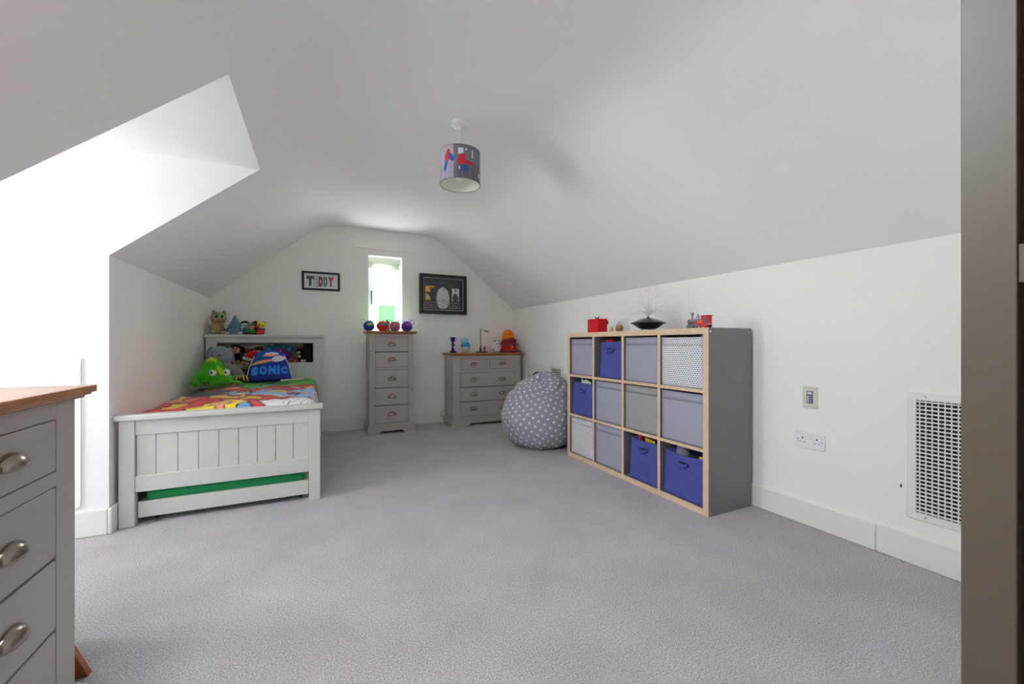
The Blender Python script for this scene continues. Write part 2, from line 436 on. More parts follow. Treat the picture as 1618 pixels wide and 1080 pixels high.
# dormer window (window_2), out of frame to the left, the room's main light
w2 = empty_struct('window_2', (DXW, 2.44, WZ0))
f = MB(); X0, X1 = DXW-.10, DXW-.05
f.box(X0, X1, WY0, WY0+.05, WZ0, WZ1).box(X0, X1, WY1-.05, WY1, WZ0, WZ1).box(X0, X1, WY0+.05, WY1-.05, WZ0, WZ0+.05).box(X0, X1, WY0+.05, WY1-.05, WZ1-.05, WZ1).box(X0, X1, 2.290, 2.330, WZ0+.05, WZ1-.05)
f.build('window_frame', M_wframe, w2, world=True)
for y0, y1 in ((WY0+.05, 2.290), (2.330, WY1-.05)):
    MB().box(X0+.02, X0+.025, y0, y1, WZ0+.05, WZ1-.05).build('pane', M_glass, w2, world=True)
MB().box(DXW-.05, DXW+.03, WY0-.02, WY1+.02, WZ0-.025, WZ0).build('window_sill', M_trim, w2, world=True, bevel=.003)
# rooflight (fill_rooflight) added in the left slope beside the doorway for fill light, unseen
w3 = empty_struct('fill_rooflight', (-.53, .8, sz_(-.53)))
def sp(x, off): L = math.hypot(1, K); return (x-K/L*off, sz_(x)+1/L*off)
def sbar(name, xa, xb, ya, yb, o0, o1, m):
    MB().prism([sp(xa, o0), sp(xb, o0), sp(xb, o1), sp(xa, o1)], 1, ya, yb).build(name, m, w3, world=True)
sbar('window_frame', SKX0, SKX1, SKY0, SKY0+.04, .05, .11, M_wframe); sbar('window_frame', SKX0, SKX1, SKY1-.04, SKY1, .05, .11, M_wframe)
sbar('window_frame', SKX0, SKX0+.04, SKY0+.04, SKY1-.04, .05, .11, M_wframe); sbar('window_frame', SKX1-.04, SKX1, SKY0+.04, SKY1-.04, .05, .11, M_wframe)
sbar('pane', SKX0+.04, SKX1-.04, SKY0+.04, SKY1-.04, .08, .084, M_glass)
# bare tree beyond the end window
tr = thing('bare_tree', 'faint bare branched tree seen through the small end window', 'tree', (3.0, 17.0, -3.0))
M_bark = mat('bark', (50, 48, 46), 0.9)
rt = random.Random(11); tb = MB(); tw = MB()
def grow(mb, p, d, L, r, lv):
    q = p+d*L
    mb.cyl(p, q, r, r*.7, n=5)
    if lv == 0: return
    for _ in range(3):
        dd = (d+Vector((rt.uniform(-.55,.55), rt.uniform(-.55,.55), rt.uniform(-.1,.5)))).normalized()
        grow(tw, p+d*L*rt.uniform(.6, 1), dd, L*rt.uniform(.6,.8), r*.6, lv-1)
for k in range(3):
    grow(tb, Vector((2.2+k*1.0, 17+k*.4, -3.0)), Vector((rt.uniform(-.1,.1), 0, 1)).normalized(), 3.0, .05, 5)
tb.build('trunk', M_bark, tr, world=True); tw.build('branches', M_bark, tr, world=True, kind='stuff')

# ------------------------------------------------------------------ wall fittings
def louvre(name, label, y0, y1, z0, z1, fw, ny, nz, vertical_front=False):
    g = thing(name, label, 'vent', (XR, (y0+y1)/2, z0))
    f = MB(); xf = XR-.010
    f.box(xf, XR, y0, y1, z0, z0+fw).box(xf, XR, y0, y1, z1-fw, z1).box(xf, XR, y0, y0+fw, z0+fw, z1-fw).box(xf, XR, y1-fw, y1, z0+fw, z1-fw)
    f.build('vent_frame', M_trim, g, world=True, bevel=.0015)
    MB().box(XR-.0015, XR-.0005, y0+fw, y1-fw, z0+fw, z1-fw).build('backing', M_dark, g, world=True)
    H = z1-z0-2*fw; W = y1-y0-2*fw
    me = None
    for i in range(nz):
        z = z0+fw+H*(i+.5)/nz; t = min(.0032, H/nz*.22)
        if me is None:
            o = MB().box(XR-.0085, XR-.004, -W/2, W/2, -t, t); o.v = [(v[0]-XR, v[1], v[2]) for v in o.v]
            o = o.build('slat', M_trim, g); me = o.data
        else:
            o = bpy.data.objects.new('slat', me); COL.objects.link(o); o.parent = g
        o.location = (0, 0, z-z0)
    me = None
    for i in range(ny):
        y = y0+fw+W*(i+.5)/ny; t = min(.0022, W/ny*.2)
        if me is None:
            o = MB().box(-.004, -.0015, -t, t, -H/2, H/2).build('blade', M_trim, g); me = o.data
        else:
            o = bpy.data.objects.new('blade', me); COL.objects.link(o); o.parent = g
        o.location = (0, y-(y0+y1)/2, (z0+z1)/2-z0)
    for zz in (z0+fw/2, z1-fw/2):
        MB().cyl((xf-.001, (y0+y1)/2+.1*(y1-y0)*3.6, zz), (xf+.001, (y0+y1)/2+.1*(y1-y0)*3.6, zz), .003, n=10).build('screw', M_nickel, g, world=True)
    return g
louvre('wall_vent', 'large white louvred return air grille on the right wall beside the door frame', .46, .923, .215, .80, .032, 19, 29)
louvre('wall_vent', 'small white louvred vent low on the far right wall behind the beanbag', 3.90, 4.18, .30, .775, .035, 9, 18)
hp = thing('access_hatch', 'white square access hatch with ring latch on the far right wall', 'hatch', (XR, 4.55, .25))
f = MB(); y0, y1, z0, z1 = 4.335, 4.74, .28, .775
f.box(XR-.01, XR, y0, y1, z0, z0+.03).box(XR-.01, XR, y0, y1, z1-.03, z1).box(XR-.01, XR, y0, y0+.03, z0+.03, z1-.03).box(XR-.01, XR, y1-.03, y1, z0+.03, z1-.03)
f.build('hatch_frame', M_trim, hp, world=True, bevel=.0015)
MB().box(XR-.008, XR, y0+.033, y1-.033, z0+.033, z1-.033).build('hatch_door', M_trim, hp, world=True, bevel=.001)
MB().cyl((XR-.013, y0+.06, .62), (XR-.007, y0+.06, .62), .012).build('latch', M_dkmetal, hp, world=True)
MB().box(XR-.014, XR-.007, y1-.05, y1-.042, .55, .62).build('hinge', M_dkmetal, hp, world=True)
# keypad
kp = thing('wall_keypad', 'cream heating control plate with dark display above the double socket', 'controller', (XR, 1.341, .665))
M_cream = mat('cream_plastic', (214, 210, 192), 0.4); M_navy = mat('keypad_navy', (62, 76, 105), 0.3); M_lcd = mat('lcd', (196, 214, 226), 0.25)
MB().box(XR-.010, XR, 1.304, 1.378, .664, .785).build('plate', M_cream, kp, world=True, bevel=.002)
MB().box(XR-.012, XR-.0098, 1.325, 1.357, .690, .760).build('keypad_panel', M_navy, kp, world=True, bevel=.0008)
MB().box(XR-.0127, XR-.0118, 1.329, 1.353, .740, .756).build('display', M_lcd, kp, world=True)
for i in range(4):
    MB().box(XR-.0132, XR-.0118, 1.345, 1.353, .696+i*.0105, .702+i*.0105).build('button', M_white, kp, world=True)
    MB().box(XR-.0128, XR-.0118, 1.330, 1.341, .697+i*.0105, .7005+i*.0105).build('button_label', M_lcd, kp, world=True)
# socket
so = thing('double_socket', 'white double plug socket on the right wall under the keypad', 'socket', (XR, 1.34, .44))
MB().box(XR-.013, XR, 1.266, 1.414, .437, .525).build('face_plate', M_white, so, world=True, bevel=.002)
for yc in (1.303, 1.377):
    MB().box(XR-.0134, XR-.0129, yc-.003, yc+.003, .488, .497).build('pin_hole', M_dark, so, world=True)
    for s_ in (-1, 1): MB().box(XR-.0134, XR-.0129, yc+s_*.011-.0035, yc+s_*.011+.0035, .468, .472).build('pin_hole', M_dark, so, world=True)
for yc in (1.330, 1.350): MB().box(XR-.0165, XR-.0128, yc-.006, yc+.006, .488, .508).build('switch', M_white, so, world=True, bevel=.001)
for yc in (1.277, 1.403): MB().cyl((XR-.0138, yc, .481), (XR-.0128, yc, .481), .003, n=10).build('screw', M_nickel, so, world=True)
nb = MB().box(XR-.006, XR, .945, .949, .345, .358).build('wall_clip', M_dkmetal); tag(nb, 'tiny metal clip on the right wall left of the large grille', 'clip')
# cable on the dormer cheek
pts = [(-1.127, DY1-.005, .95), (-1.127, DY1-.005, .5), (-1.128, DY1-.005, .20)]+[(-1.148+.02*math.cos(a), DY1-.005, .18+.02*math.sin(a)*-1) for a in [PI*i/12 for i in range(1, 7)]]+[(-1.18, DY1-.005, .16), (-1.3, DY1-.005, .16)]
tag(MB().tube(pts, .0035, 6).build('wall_cable', M_trim, smooth=True), 'thin white cable running down the bright dormer wall beside the bed', 'cable')
# black cable loop at the dresser
pts = [(1.50+.035*math.sin(a)*-1-.01, 5.17, .115+.045*math.cos(a)) for a in [2*PI*i/20 for i in range(18)]]
tag(MB().tube(pts, .003, 6).build('cable_loop', mat('grey_cable', (96, 92, 86), .5), smooth=True), 'grey cable loop hanging beside the far wide chest plinth', 'cable')

# ------------------------------------------------------------------ pendant lamp
PX, PY = 0.812, 2.45
pl = thing('pendant_lamp', 'drum pendant lamp with grey printed shade hanging from the ceiling', 'lamp', (PX, PY, HC))
MB().lathe([(.0, 0), (.050, 0), (.052, -.008), (.048, -.026), (.03, -.034), (.012, -.036), (.009, -.05), (0, -.05)][::-1], 32, (PX, PY, HC), close=False).build('ceiling_rose', M_white, pl, world=True, smooth=True)
MB().cyl((PX, PY, HC-.05), (PX, PY, 2.17), .004, n=10).build('cord', M_white, pl, world=True, smooth=True)
MB().lathe([(0, 2.10), (.018, 2.10), (.021, 2.11), (.019, 2.17), (.012, 2.185), (0, 2.185)], 20, (PX, PY, 0), close=False).build('bulb_holder', M_white, pl, world=True, smooth=True)
MB().blob((PX, PY, 2.075), (.028, .028, .034)).build('bulb', M_white, pl, world=True, smooth=True)
Rs, z0, z1 = .125, 2.022, 2.222
fr = MB()
for k in range(3):
    a = k*2*PI/3; fr.cyl((PX+.016*math.cos(a), PY+.016*math.sin(a), z1-.045), (PX+(Rs-.002)*math.cos(a), PY+(Rs-.002)*math.sin(a), z1-.004), .0014, n=6)
fr.build('shade_spider', M_white, pl, world=True)
nu, nv = 220, 60
vs = []; cols = []
def shade_paint(u, v):      # u around in degrees as seen from the doorway (0 = towards it), v 0..1 up
    c = (120, 120, 132)
    n1 = noise.noise(Vector((u*.035, 3.3, 0)))
    if u < -18+10*n1: c = (188, 184, 198)
    h = .45+.35*noise.noise(Vector((round(u/9.0)*1.7, 1.1, 0)))
    if v < h: c = tuple(x-18 for x in c)
    if int(u/2.2) % 3 == 0: c = tuple(x-9 for x in c)
    for (a, b, w_, h_) in ((2, .80, 7, .09), (16, .86, 2.5, .03), (68, .22, 4, .07), (30, .52, 1.5, .03), (-2, .30, 2, .04)):
        if abs(u-a) < w_ and abs(v-b) < h_: c = (226, 226, 226)
    if abs(u-36) < 2 and .62 < v < .9 and int(v*40) % 2 == 0: c = (235, 235, 235)
    def blobc(a, b, ra, rb, t):
        x = (u-a)/ra; y = (v-b)/rb; ct, st = math.cos(t), math.sin(t)
        return (x*ct+y*st)**2+((-x*st+y*ct)*1.6)**2 < 1
    # plain red and blue brush marks
    if int(u/5.0+3) % 4 == 0 and v < .5: c = tuple(x+12 for x in c)
    if blobc(-38, .66, 13, .26, .9): c = (206, 70, 66)
    if blobc(-25, .62, 9, .16, -.6): c = (40, 92, 190)
    if blobc(-44, .40, 8, .20, .7): c = (44, 96, 196)
    if blobc(4, .56, 13, .24, .5): c = (196, 24, 42)
    if blobc(24, .47, 17, .10, 0): c = (178, 30, 52)
    if blobc(11, .30, 11, .15, -.6): c = (28, 80, 168)
    return c
base_a = math.atan2(-PY, -PX)
for j in range(nv+1):
    for i in range(nu):
        a = 2*PI*i/nu; u = math.degrees((a-base_a+PI) % (2*PI)-PI)
        vs.append((PX+Rs*math.cos(a), PY+Rs*math.sin(a), z0+(z1-z0)*j/nv)); cols.append(lin(shade_paint(u, j/nv)))
sh = MB(); sh.v = vs; sh.f = [(j*nu+i, j*nu+(i+1) % nu, (j+1)*nu+(i+1) % nu, (j+1)*nu+i) for j in range(nv) for i in range(nu)]
def build_painted(mb, name, m, cols, parent=None, **k):
    me = bpy.data.meshes.new(name); v = mb.v
    if parent is not None:
        inv = wm(parent).inverted(); v = [tuple(inv @ Vector(p)) for p in v]
    me.from_pydata(v, [], mb.f); me.materials.append(m)
    at = me.color_attributes.new('print', 'FLOAT_COLOR', 'POINT'); at.data.foreach_set('color', np.array(cols, dtype=np.float32).ravel())
    me.polygons.foreach_set('use_smooth', [True]*len(me.polygons))
    o = bpy.data.objects.new(name, me); COL.objects.link(o)
    if parent is not None: o.parent = parent
    return o
build_painted(sh, 'lamp_shade', mat('shade_print', (128, 128, 140), .6, attr='print'), cols, pl)
MB().lathe([(Rs-.0015, z0), (Rs-.0015, z1)], 64, (PX, PY, 0), close=False).build('shade_lining', mat('shade_lining', (240, 238, 230), .6), pl, world=True, smooth=True)
for zz in (z0, z1): MB().lathe([(Rs-.002, zz-.0012), (Rs+.001, zz-.0012), (Rs+.001, zz+.0012), (Rs-.002, zz+.0012), (Rs-.002, zz-.0012)], 64, (PX, PY, 0), close=False).build('shade_ring', mat('shade_trim', (90, 88, 94), .5), pl, world=True, smooth=True)

# ------------------------------------------------------------------ chests of drawers
def cup_handle(parent, x, z, s=1.0):
    mb = MB(); na, nb_ = 14, 7; vs = []; fs = []
    for j in range(nb_+1):
        b = (PI/2)*j/nb_
        for i in range(na+1):
            a = PI*i/na
            vs.append((x+.046*s*math.cos(a), -.001-.024*s*math.sin(a)**.8*math.cos(b), z-.012*s+.034*s*math.sin(a)**.8*math.sin(b)))
    for j in range(nb_):
        for i in range(na): fs.append((j*(na+1)+i, j*(na+1)+i+1, (j+1)*(na+1)+i+1, (j+1)*(na+1)+i))
    mb.add(vs, fs)
    return mb.build('handle', M_nickel, parent, smooth=True, solid=.0022)
def drawer_front(root, x0, x1, z0, z1, handles):
    g = .0028
    # rounded rectangle
    def rr(x0, x1, z0, z1, r):
        p = []
        for cx, cz, s0 in ((x1-r, z1-r, 0), (x0+r, z1-r, PI/2), (x0+r, z0+r, PI), (x1-r, z0+r, 1.5*PI)):
            for k in range(5): p.append((cx+r*math.cos(s0+k*PI/8), cz+r*math.sin(s0+k*PI/8)))
        return p
    d = MB().prism(rr(x0+g, x1-g, z0+g, z1-g, .009), 1, .000, .014).build('drawer', M_grey, root, bevel=.0022)
    for hx in handles: cup_handle(d, hx, (z0+z1)/2+.001)
    return d
def chest(root, W, D, rows, H, plinth_h, foot, stile, cells, mid_rail=None):
    """local frame: x 0..W across the front, y 0 (front) .. D, z up"""
    F = .014
    MB().box(.006, W-.006, F, D, plinth_h-.02, H-.03).build('carcass', M_grey, root)
    MB().box(stile, W-stile, F-.001, F+.001, plinth_h, H-.035).build('gap_shade', M_dark, root)  # near-black sheet paints the shade seen in the gaps between drawers
    for x0, x1 in ((0, stile), (W-stile, W)):
        MB().box(x0, x1, 0, F, plinth_h, H-.03).build('stile', M_grey, root, bevel=.0012)
    zt = H-.03
    for (za, zb) in rows['rails']: MB().box(stile, W-stile, 0.0005, F, za, zb).build('rail', M_grey, root)
    for (z0, z1, cols_) in cells:
        for (x0, x1, hs_) in cols_: drawer_front(root, x0, x1, z0, z1, hs_)
    for (x0, x1, z0, z1) in rows.get('posts', []): MB().box(x0, x1, 0.0005, F, z0, z1).build('divider', M_grey, root)
    # framed side panels
    for s0, s1 in ((0, .006), (W-.006, W)):
        m = MB(); zz = [plinth_h, H*.52, H-.03]
        m.box(s0, s1, F, F+.05, plinth_h, H-.03).box(s0, s1, D-.05, D, plinth_h, H-.03)
        m.box(s0, s1, F+.05, D-.05, plinth_h, plinth_h+.05).box(s0, s1, F+.05, D-.05, zz[1]-.025, zz[1]+.025).box(s0, s1, F+.05, D-.05, H-.08, H-.03)
        m.build('side_frame', M_grey, root, bevel=.001)
    # plinth with bracket cut out
    p = .02
    poly = [(-p, 0), (foot, 0), (foot+.03, .03), (W-foot-.03, .03), (W-foot, 0), (W+p, 0), (W+p, plinth_h-.008), (W+p-.008, plinth_h), (-p+.008, plinth_h), (-p, plinth_h-.008)]
    MB().prism(poly, 1, -p, -.002).build('plinth', M_grey, root, bevel=.002)
    for x0, x1 in ((-p, 0), (W, W+p)):
        q = [(-.002, 0), (.10, 0), (.13, .03), (D-.13, .03), (D-.10, 0), (D, 0), (D, plinth_h), (-.002, plinth_h)]
        MB().prism(q, 0, x0, x1).build('plinth_side', M_grey, root)
    # oak top in three boards with moulded underside
    o = .035; ob = .033
    be = .075
    MB().box(-o+be, W+o-be, -ob, D+.002, H-.019, H).build('top_board', M_oak, root, bevel=.002)
    for x0, x1 in ((-o, -o+be-.0008), (W+o-be+.0008, W+o)):
        MB().box(x0, x1, -ob, D+.002, H-.019, H).build('end_board', M_oak_end, root, bevel=.002)
    prof = [(-o+.006, H-.019), (-o+.012, H-.026), (-.004, H-.034), (-.004, H-.03)]
    MB().box(-o+.008, W+o-.008, -ob+.008, D, H-.026, H-.019).build('moulding', M_oak, root, bevel=.003)
    MB().box(-o+.020, W+o-.020, -ob+.018, D, H-.0335, H-.026).build('moulding', M_oak, root, bevel=.003)

def wide_chest(root):
    W = .936; st = .088; H = .91
    hx = (.271, .668)
    cells = [(.700, .834, [(.088, .455, (.271,)), (.485, .848, (.668,))]),
             (.481, .664, [(.088, .848, hx)]), (.299, .479, [(.088, .848, hx)]), (.116, .297, [(.088, .848, hx)])]
    rows = {'rails': [(.834, .88), (.664, .700), (.08, .116)], 'posts': [(.455, .485, .70, .834)]}
    chest(root, W, .365, rows, H, .082, .20, st, cells)
dr = thing('chest_of_drawers', 'wide grey oak topped chest of drawers in the far right corner', 'chest of drawers', (1.511, 4.835, 0))
wide_chest(dr)
nc = thing('chest_of_drawers', 'large grey oak topped chest of drawers cut off at the left edge nearest the viewer', 'chest of drawers', (-.600, .592, 0), PI/2)
wide_chest(nc)
tc_ = thing('chest_of_drawers', 'tall narrow grey five drawer chest under the small end window', 'chest of drawers', (.534, 4.825, 0))
rows = {'rails': [(1.104, 1.14), (.729, .756), (.08, .116)]}
cells = [(a, b, [(.061, .431, (.246,))]) for a, b in ((.932, 1.104), (.757, .930), (.521, .728), (.321, .519), (.117, .319))]
chest(tc_, .492, .37, rows, 1.172, .083, .10, .061, cells)

# low oak stool mostly hidden behind the near chest
st = thing('oak_stool', 'splayed orange oak leg showing beside the near left chest of drawers', 'stool', (-.815, 1.655, 0))
def leg(px, py, tx, ty):
    d = Vector((tx-px, ty-py, .34)); u = Vector((0.02, .012, 0))
    mb = MB(); a = Vector((px, py, 0)); 
    hw = .026; hd = .013
    vs = []
    for base, k in ((a, 1), (a+d, .8)):
        for sx, sy in ((-1,-1),(1,-1),(1,1),(-1,1)): vs.append(base+Vector((sx*hw*k, sy*hd*k, 0)))
    mb.add(vs, [(0,3,2,1),(4,5,6,7),(0,1,5,4),(1,2,6,5),(2,3,7,6),(3,0,4,7)]).build('leg', M_oak_dark, st, world=True, bevel=.002)
for px, py, tx, ty in ((-.662, 1.71, -.80, 1.71), (-.97, 1.71, -.83, 1.71), (-.662, 1.60, -.80, 1.60), (-.97, 1.60, -.83, 1.60)): leg(px, py, tx, ty)
MB().box(-.90, -.73, 1.585, 1.725, .337, .36).build('seat', M_oak_dark, st, world=True, bevel=.004)

# ------------------------------------------------------------------ bed
bd = thing('single_bed', 'pale grey painted single bed with bookcase headboard against left wall', 'bed', (-.49, 4.0, 0))
B = lambda x0, x1, y0, y1, z0, z1, n, bev=.003, m=M_bed: MB().box(x0, x1, y0, y1, z0, z1).build(n, m, bd, world=True, bevel=bev)
B(-.994, -.924, 2.978, 3.028, 0, .597, 'post'); B(-.048, .020, 2.978, 3.028, 0, .597, 'post')
B(-1.008, .036, 2.955, 3.04, .597, .628, 'cap_rail', .006)
B(-.924, -.048, 2.984, 3.018, .511, .597, 'top_rail', .002)
xs = [-.922, -.834, -.734, -.636, -.536, -.436, -.337, -.237, -.139, -.048]
for a, b in zip(xs, xs[1:]): B(a+.0012, b-.0012, 2.993, 3.010, .27, .52, 'board', .002)
B(-.924, -.048, 2.984, 3.018, .188, .279, 'bottom_rail', .002)
B(-.99, -.962, 3.03, 4.95, .28, .44, 'side_rail'); B(-.012, .014, 3.03, 4.95, .28, .44, 'side_rail')
for k in range(12): B(-.962, -.012, 3.12+k*.152, 3.19+k*.152, .30, .32, 'slat', .001)
# headboard with shelf
HY0, HY1 = 4.95, 5.17
B(-.998, -.908, HY0, HY0+.03, 0, 1.09, 'post'); B(-.038, .040, HY0, HY0+.03, 0, 1.09, 'post')
B(-.998, -.975, HY0+.03, HY1, 0, 1.09, 'side_panel', .002); B(.015, .040, HY0+.03, HY1, 0, 1.09, 'side_panel', .002)
B(-1.008, .058, HY0-.02, HY1+.01, 1.09, 1.121, 'cap_rail', .006)
B(-.908, -.038, HY0+.004, HY0+.028, 1.037, 1.09, 'top_rail', .002)
B(-.975, .015, HY1-.01, HY1-.0005, .3, 1.09, 'back_panel', 0)
B(-.975, .015, HY0+.03, HY1-.01, .805, .822, 'shelf', .001)
B(-.908, -.038, HY0+.004, HY0+.029, .30, .822, 'lower_panel', .002)
# mattress and duvet
mt = MB().box(-.955, -.02, 3.045, 4.94, .321, .449).build('mattress', mat('mattress_cloth', (225, 222, 214), .9), bevel=.03); tag(mt, 'white single mattress under the comic print duvet', 'mattress')
P_ = {
 'green': [(-1.1,4.42),(-.72,4.35),(-.5,4.16),(-.25,4.30),(.1,4.50),(.1,5.3),(-1.1,5.3)],
 'redband': [(-.5,4.02),(-.44,4.30),(-.22,4.2),(.05,4.54),(.05,4.29),(-.21,3.98),(-.5,3.87)],
 'redL': [(-.93,4.40),(-.70,4.30),(-.67,4.09),(-.82,4.11)],
 'dark': [(-1.0,4.3),(-.74,4.12),(-.62,3.81),(-.95,3.84)],
 'lightblue': [(-.62,3.79),(-.48,3.98),(-.21,3.92),(-.22,4.25),(-.04,4.32),(.08,4.2),(.08,3.02),(-.03,3.46),(-.35,3.5),(-.46,3.58)],
 'yellow1': [(-.76,3.5),(-.73,3.68),(-.6,3.76),(-.45,3.64),(-.50,3.47),(-.68,3.41)],
 'yellow2': [(-.91,3.33),(-.87,3.44),(-.79,3.40),(-.77,3.28),(-.85,3.22)],
 'yellow3': [(-.72,2.9),(-.68,3.18),(-.50,3.36),(-.42,3.32),(-.42,3.05),(-.49,2.9)],
 'white': [(-.31,2.9),(-.335,3.19),(-.2,3.42),(-.05,3.42),(.06,3.2),(.06,2.9)],
 'red2': [(-.39,2.9),(-.41,3.16),(-.34,3.19),(-.31,2.9)],
 'blue2': [(-.47,2.9),(-.49,3.04),(-.42,3.13),(-.38,2.9)],
 'yellow4': [(-.99,3.6),(-.93,3.86),(-.86,3.84),(-.9,3.62)],
}
DC = {'green': (86,176,66),'redband': (214,52,48),'redL': (200,48,50),'dark': (72,78,92),'lightblue': (150,190,226),'yellow1': (240,206,60),'yellow2': (240,206,60),'yellow3': (244,212,64),'white': (238,236,238),'red2': (226,60,56),'blue2': (120,170,220),'yellow4': (240,206,60)}
nx, ny = 130, 270
gx = np.linspace(-1.0, .012, nx); gy = np.linspace(3.042, 4.947, ny)
GX, GY = np.meshgrid(gx, gy)
def inside_dist(poly, X, Y):
    ins = np.zeros(X.shape, bool); dist = np.full(X.shape, 9.0)
    n = len(poly)
    for i in range(n):
        x1, y1 = poly[i]; x2, y2 = poly[(i+1) % n]
        c = ((y1 > Y) != (y2 > Y)) & (X < (x2-x1)*(Y-y1)/((y2-y1) or 1e-9)+x1); ins ^= c
        dx, dy = x2-x1, y2-y1; t = np.clip(((X-x1)*dx+(Y-y1)*dy)/(dx*dx+dy*dy), 0, 1)
        dist = np.minimum(dist, np.hypot(X-x1-t*dx, Y-y1-t*dy))
    return ins, dist
wx = GX+.022*np.sin(GY*17+GX*9)+.01*np.sin(GY*41); wy = GY+.05*np.sin(GX*21)+.02*np.sin(GX*47+GY*11)
col = np.zeros((ny, nx, 3)); col[:] = (214, 58, 52)
blobs = []
rb = random.Random(5)
extra = []
for _ in range(46):     # small print shapes with ink outlines
    cx, cy = rb.uniform(-.98, .03), rb.uniform(3.05, 4.9); a, b, t = rb.uniform(.02,.06), rb.uniform(.04,.13), rb.uniform(0, PI)
    extra.append((cx, cy, a, b, t, rb.choice([(70,76,90),(214,58,52),(238,230,214),(150,190,226),(44,60,110),(240,206,60),(240,160,130)])))
ink = np.zeros((ny, nx), bool)
for k in ('dark','redL','lightblue','redband','yellow1','yellow2','yellow3','yellow4','white','red2','blue2','green'):
    i_, d_ = inside_dist(P_[k], wx, wy); col[i_] = DC[k]; ink[i_] = False; ink |= (d_ < .006)
for cx, cy, a, b, t, c_ in extra:
    if 4.35 < cy and rb.random() < .6: c_ = (60, 130, 60)
    dx, dy = wx-cx, wy-cy; u = (dx*math.cos(t)+dy*math.sin(t))/a; v = (-dx*math.sin(t)+dy*math.cos(t))/b
    q = np.sqrt(u*u+v*v)+.18*np.sin(5*np.arctan2(v, u)); ii = q < 1
    base = (GY < 3.42) & (GX > -.36)
    ii &= ~base
    col[ii] = c_; ink[ii] = False; ink |= (np.abs(q-1) < .10) & ~base
sp = (np.sin(GX*170+3*np.sin(GY*50))*np.sin(GY*75+2*np.sin(GX*60)) > .78) & (GX > -.2) & (GX < .02) & (GY < 3.42)
col[sp] = (40, 40, 60)
st_ = (np.abs(np.sin(GX*31+GY*14+1.5*np.sin(GY*9))) < .035) & (GY < 4.4) & ~((GY < 3.42) & (GX > -.36)); ink |= st_
green_bands = (np.abs(np.sin(GY*26+GX*5+2*np.sin(GX*8))) < .10) & (wy > 4.4); col[green_bands] = (40, 130, 50)  # wavy darker green bands towards the head end
col[ink] = (36, 36, 52)
lc = np.where(col/255 <= .04045, col/255/12.92, ((col/255+.055)/1.055)**2.4)
Z = np.zeros((ny, nx))
edgeR = np.clip((.012-GX)/.060, 0, 1); edgeL = np.clip((GX+1.0)/.10, 0, 1)
hd = np.clip((GY-4.1)/.8, 0, 1)
for j in range(ny):
    for i in range(nx):
        Z[j, i] = .018*noise.noise(Vector((GX[j,i]*4, GY[j,i]*3, 2)))+.008*noise.noise(Vector((GX[j,i]*13, GY[j,i]*9, 5)))
top = .615+.028*np.sin(np.clip((GX+1)/1.03, 0, 1)*PI)+.02*hd+Z
zR = .47
Zf = zR+(top-zR)*np.sqrt(np.clip(1-(1-edgeR)**2, 0, 1))
Zf = .56+(Zf-.56)*np.where(edgeL < 1, np.sqrt(np.clip(1-(1-edgeL)**2, 0, 1)), 1)
ef = np.clip((GY-3.042)/.03, 0, 1); Zf = .50+(Zf-.50)*np.sqrt(np.clip(1-(1-ef)**2, 0, 1))
dv = MB(); dv.v = [(float(GX[j,i]), float(GY[j,i]), float(Zf[j,i])) for j in range(ny) for i in range(nx)]
dv.f = [(j*nx+i, j*nx+i+1, (j+1)*nx+i+1, (j+1)*nx+i) for j in range(ny-1) for i in range(nx-1)]
# underside
n0 = len(dv.v); dv.v += [(float(GX[j,i]), float(GY[j,i]), .455) for j in (0, ny-1) for i in (0, nx-1)]
cols = [tuple(lc[j, i])+(1,) for j in range(ny) for i in range(nx)]+[(.5, .5, .5, 1)]*4
dv.f += [tuple([n0+1, n0]+[i for i in range(nx)]), tuple([n0+2, n0+3]+[(ny-1)*nx+i for i in range(nx)][::-1])]
dv.f += [tuple([n0, n0+2]+[j*nx for j in range(ny)][::-1]), tuple([n0+3, n0+1]+[j*nx+nx-1 for j in range(ny)]), (n0, n0+1, n0+3, n0+2)]
du = build_painted(dv, 'duvet', mat('duvet_print', (200, 60, 60), .85, attr='print', bump=(14, .5, .012), sheen=.1), cols)
tag(du, 'comic print duvet in red, yellow, blue and green spread on the bed', 'duvet')

# pull-out trundle
td = thing('trundle_bed', 'pale grey pull out trundle with green mattress under the bed', 'trundle', (-.48, 3.2, 0))
MB().box(-.918, -.052, 3.004, 3.026, .036, .126).build('front_panel', M_bed, td, world=True, bevel=.002)
MB().box(-.918, -.896, 3.026, 4.8, .05, .12).box(-.074, -.052, 3.026, 4.8, .05, .12).box(-.896, -.074, 3.026, 4.8, .05, .062).build('tray', M_bed, td, world=True)
MB().box(-.893, -.077, 3.034, 4.78, .063, .183).build('trundle_mattress', mat('green_sheet', (28, 150, 88), .8, bump=(30, .3, .01)), td, world=True, bevel=.02, label='green fitted sheet mattress')
for x in (-.85, -.10):
    for y in (3.08, 4.7): MB().cyl((x-.01, y, .018), (x+.01, y, .018), .018, n=16).box(x-.004, x+.004, y-.012, y+.012, .018, .06).build('wheel', M_dark, td, world=True)

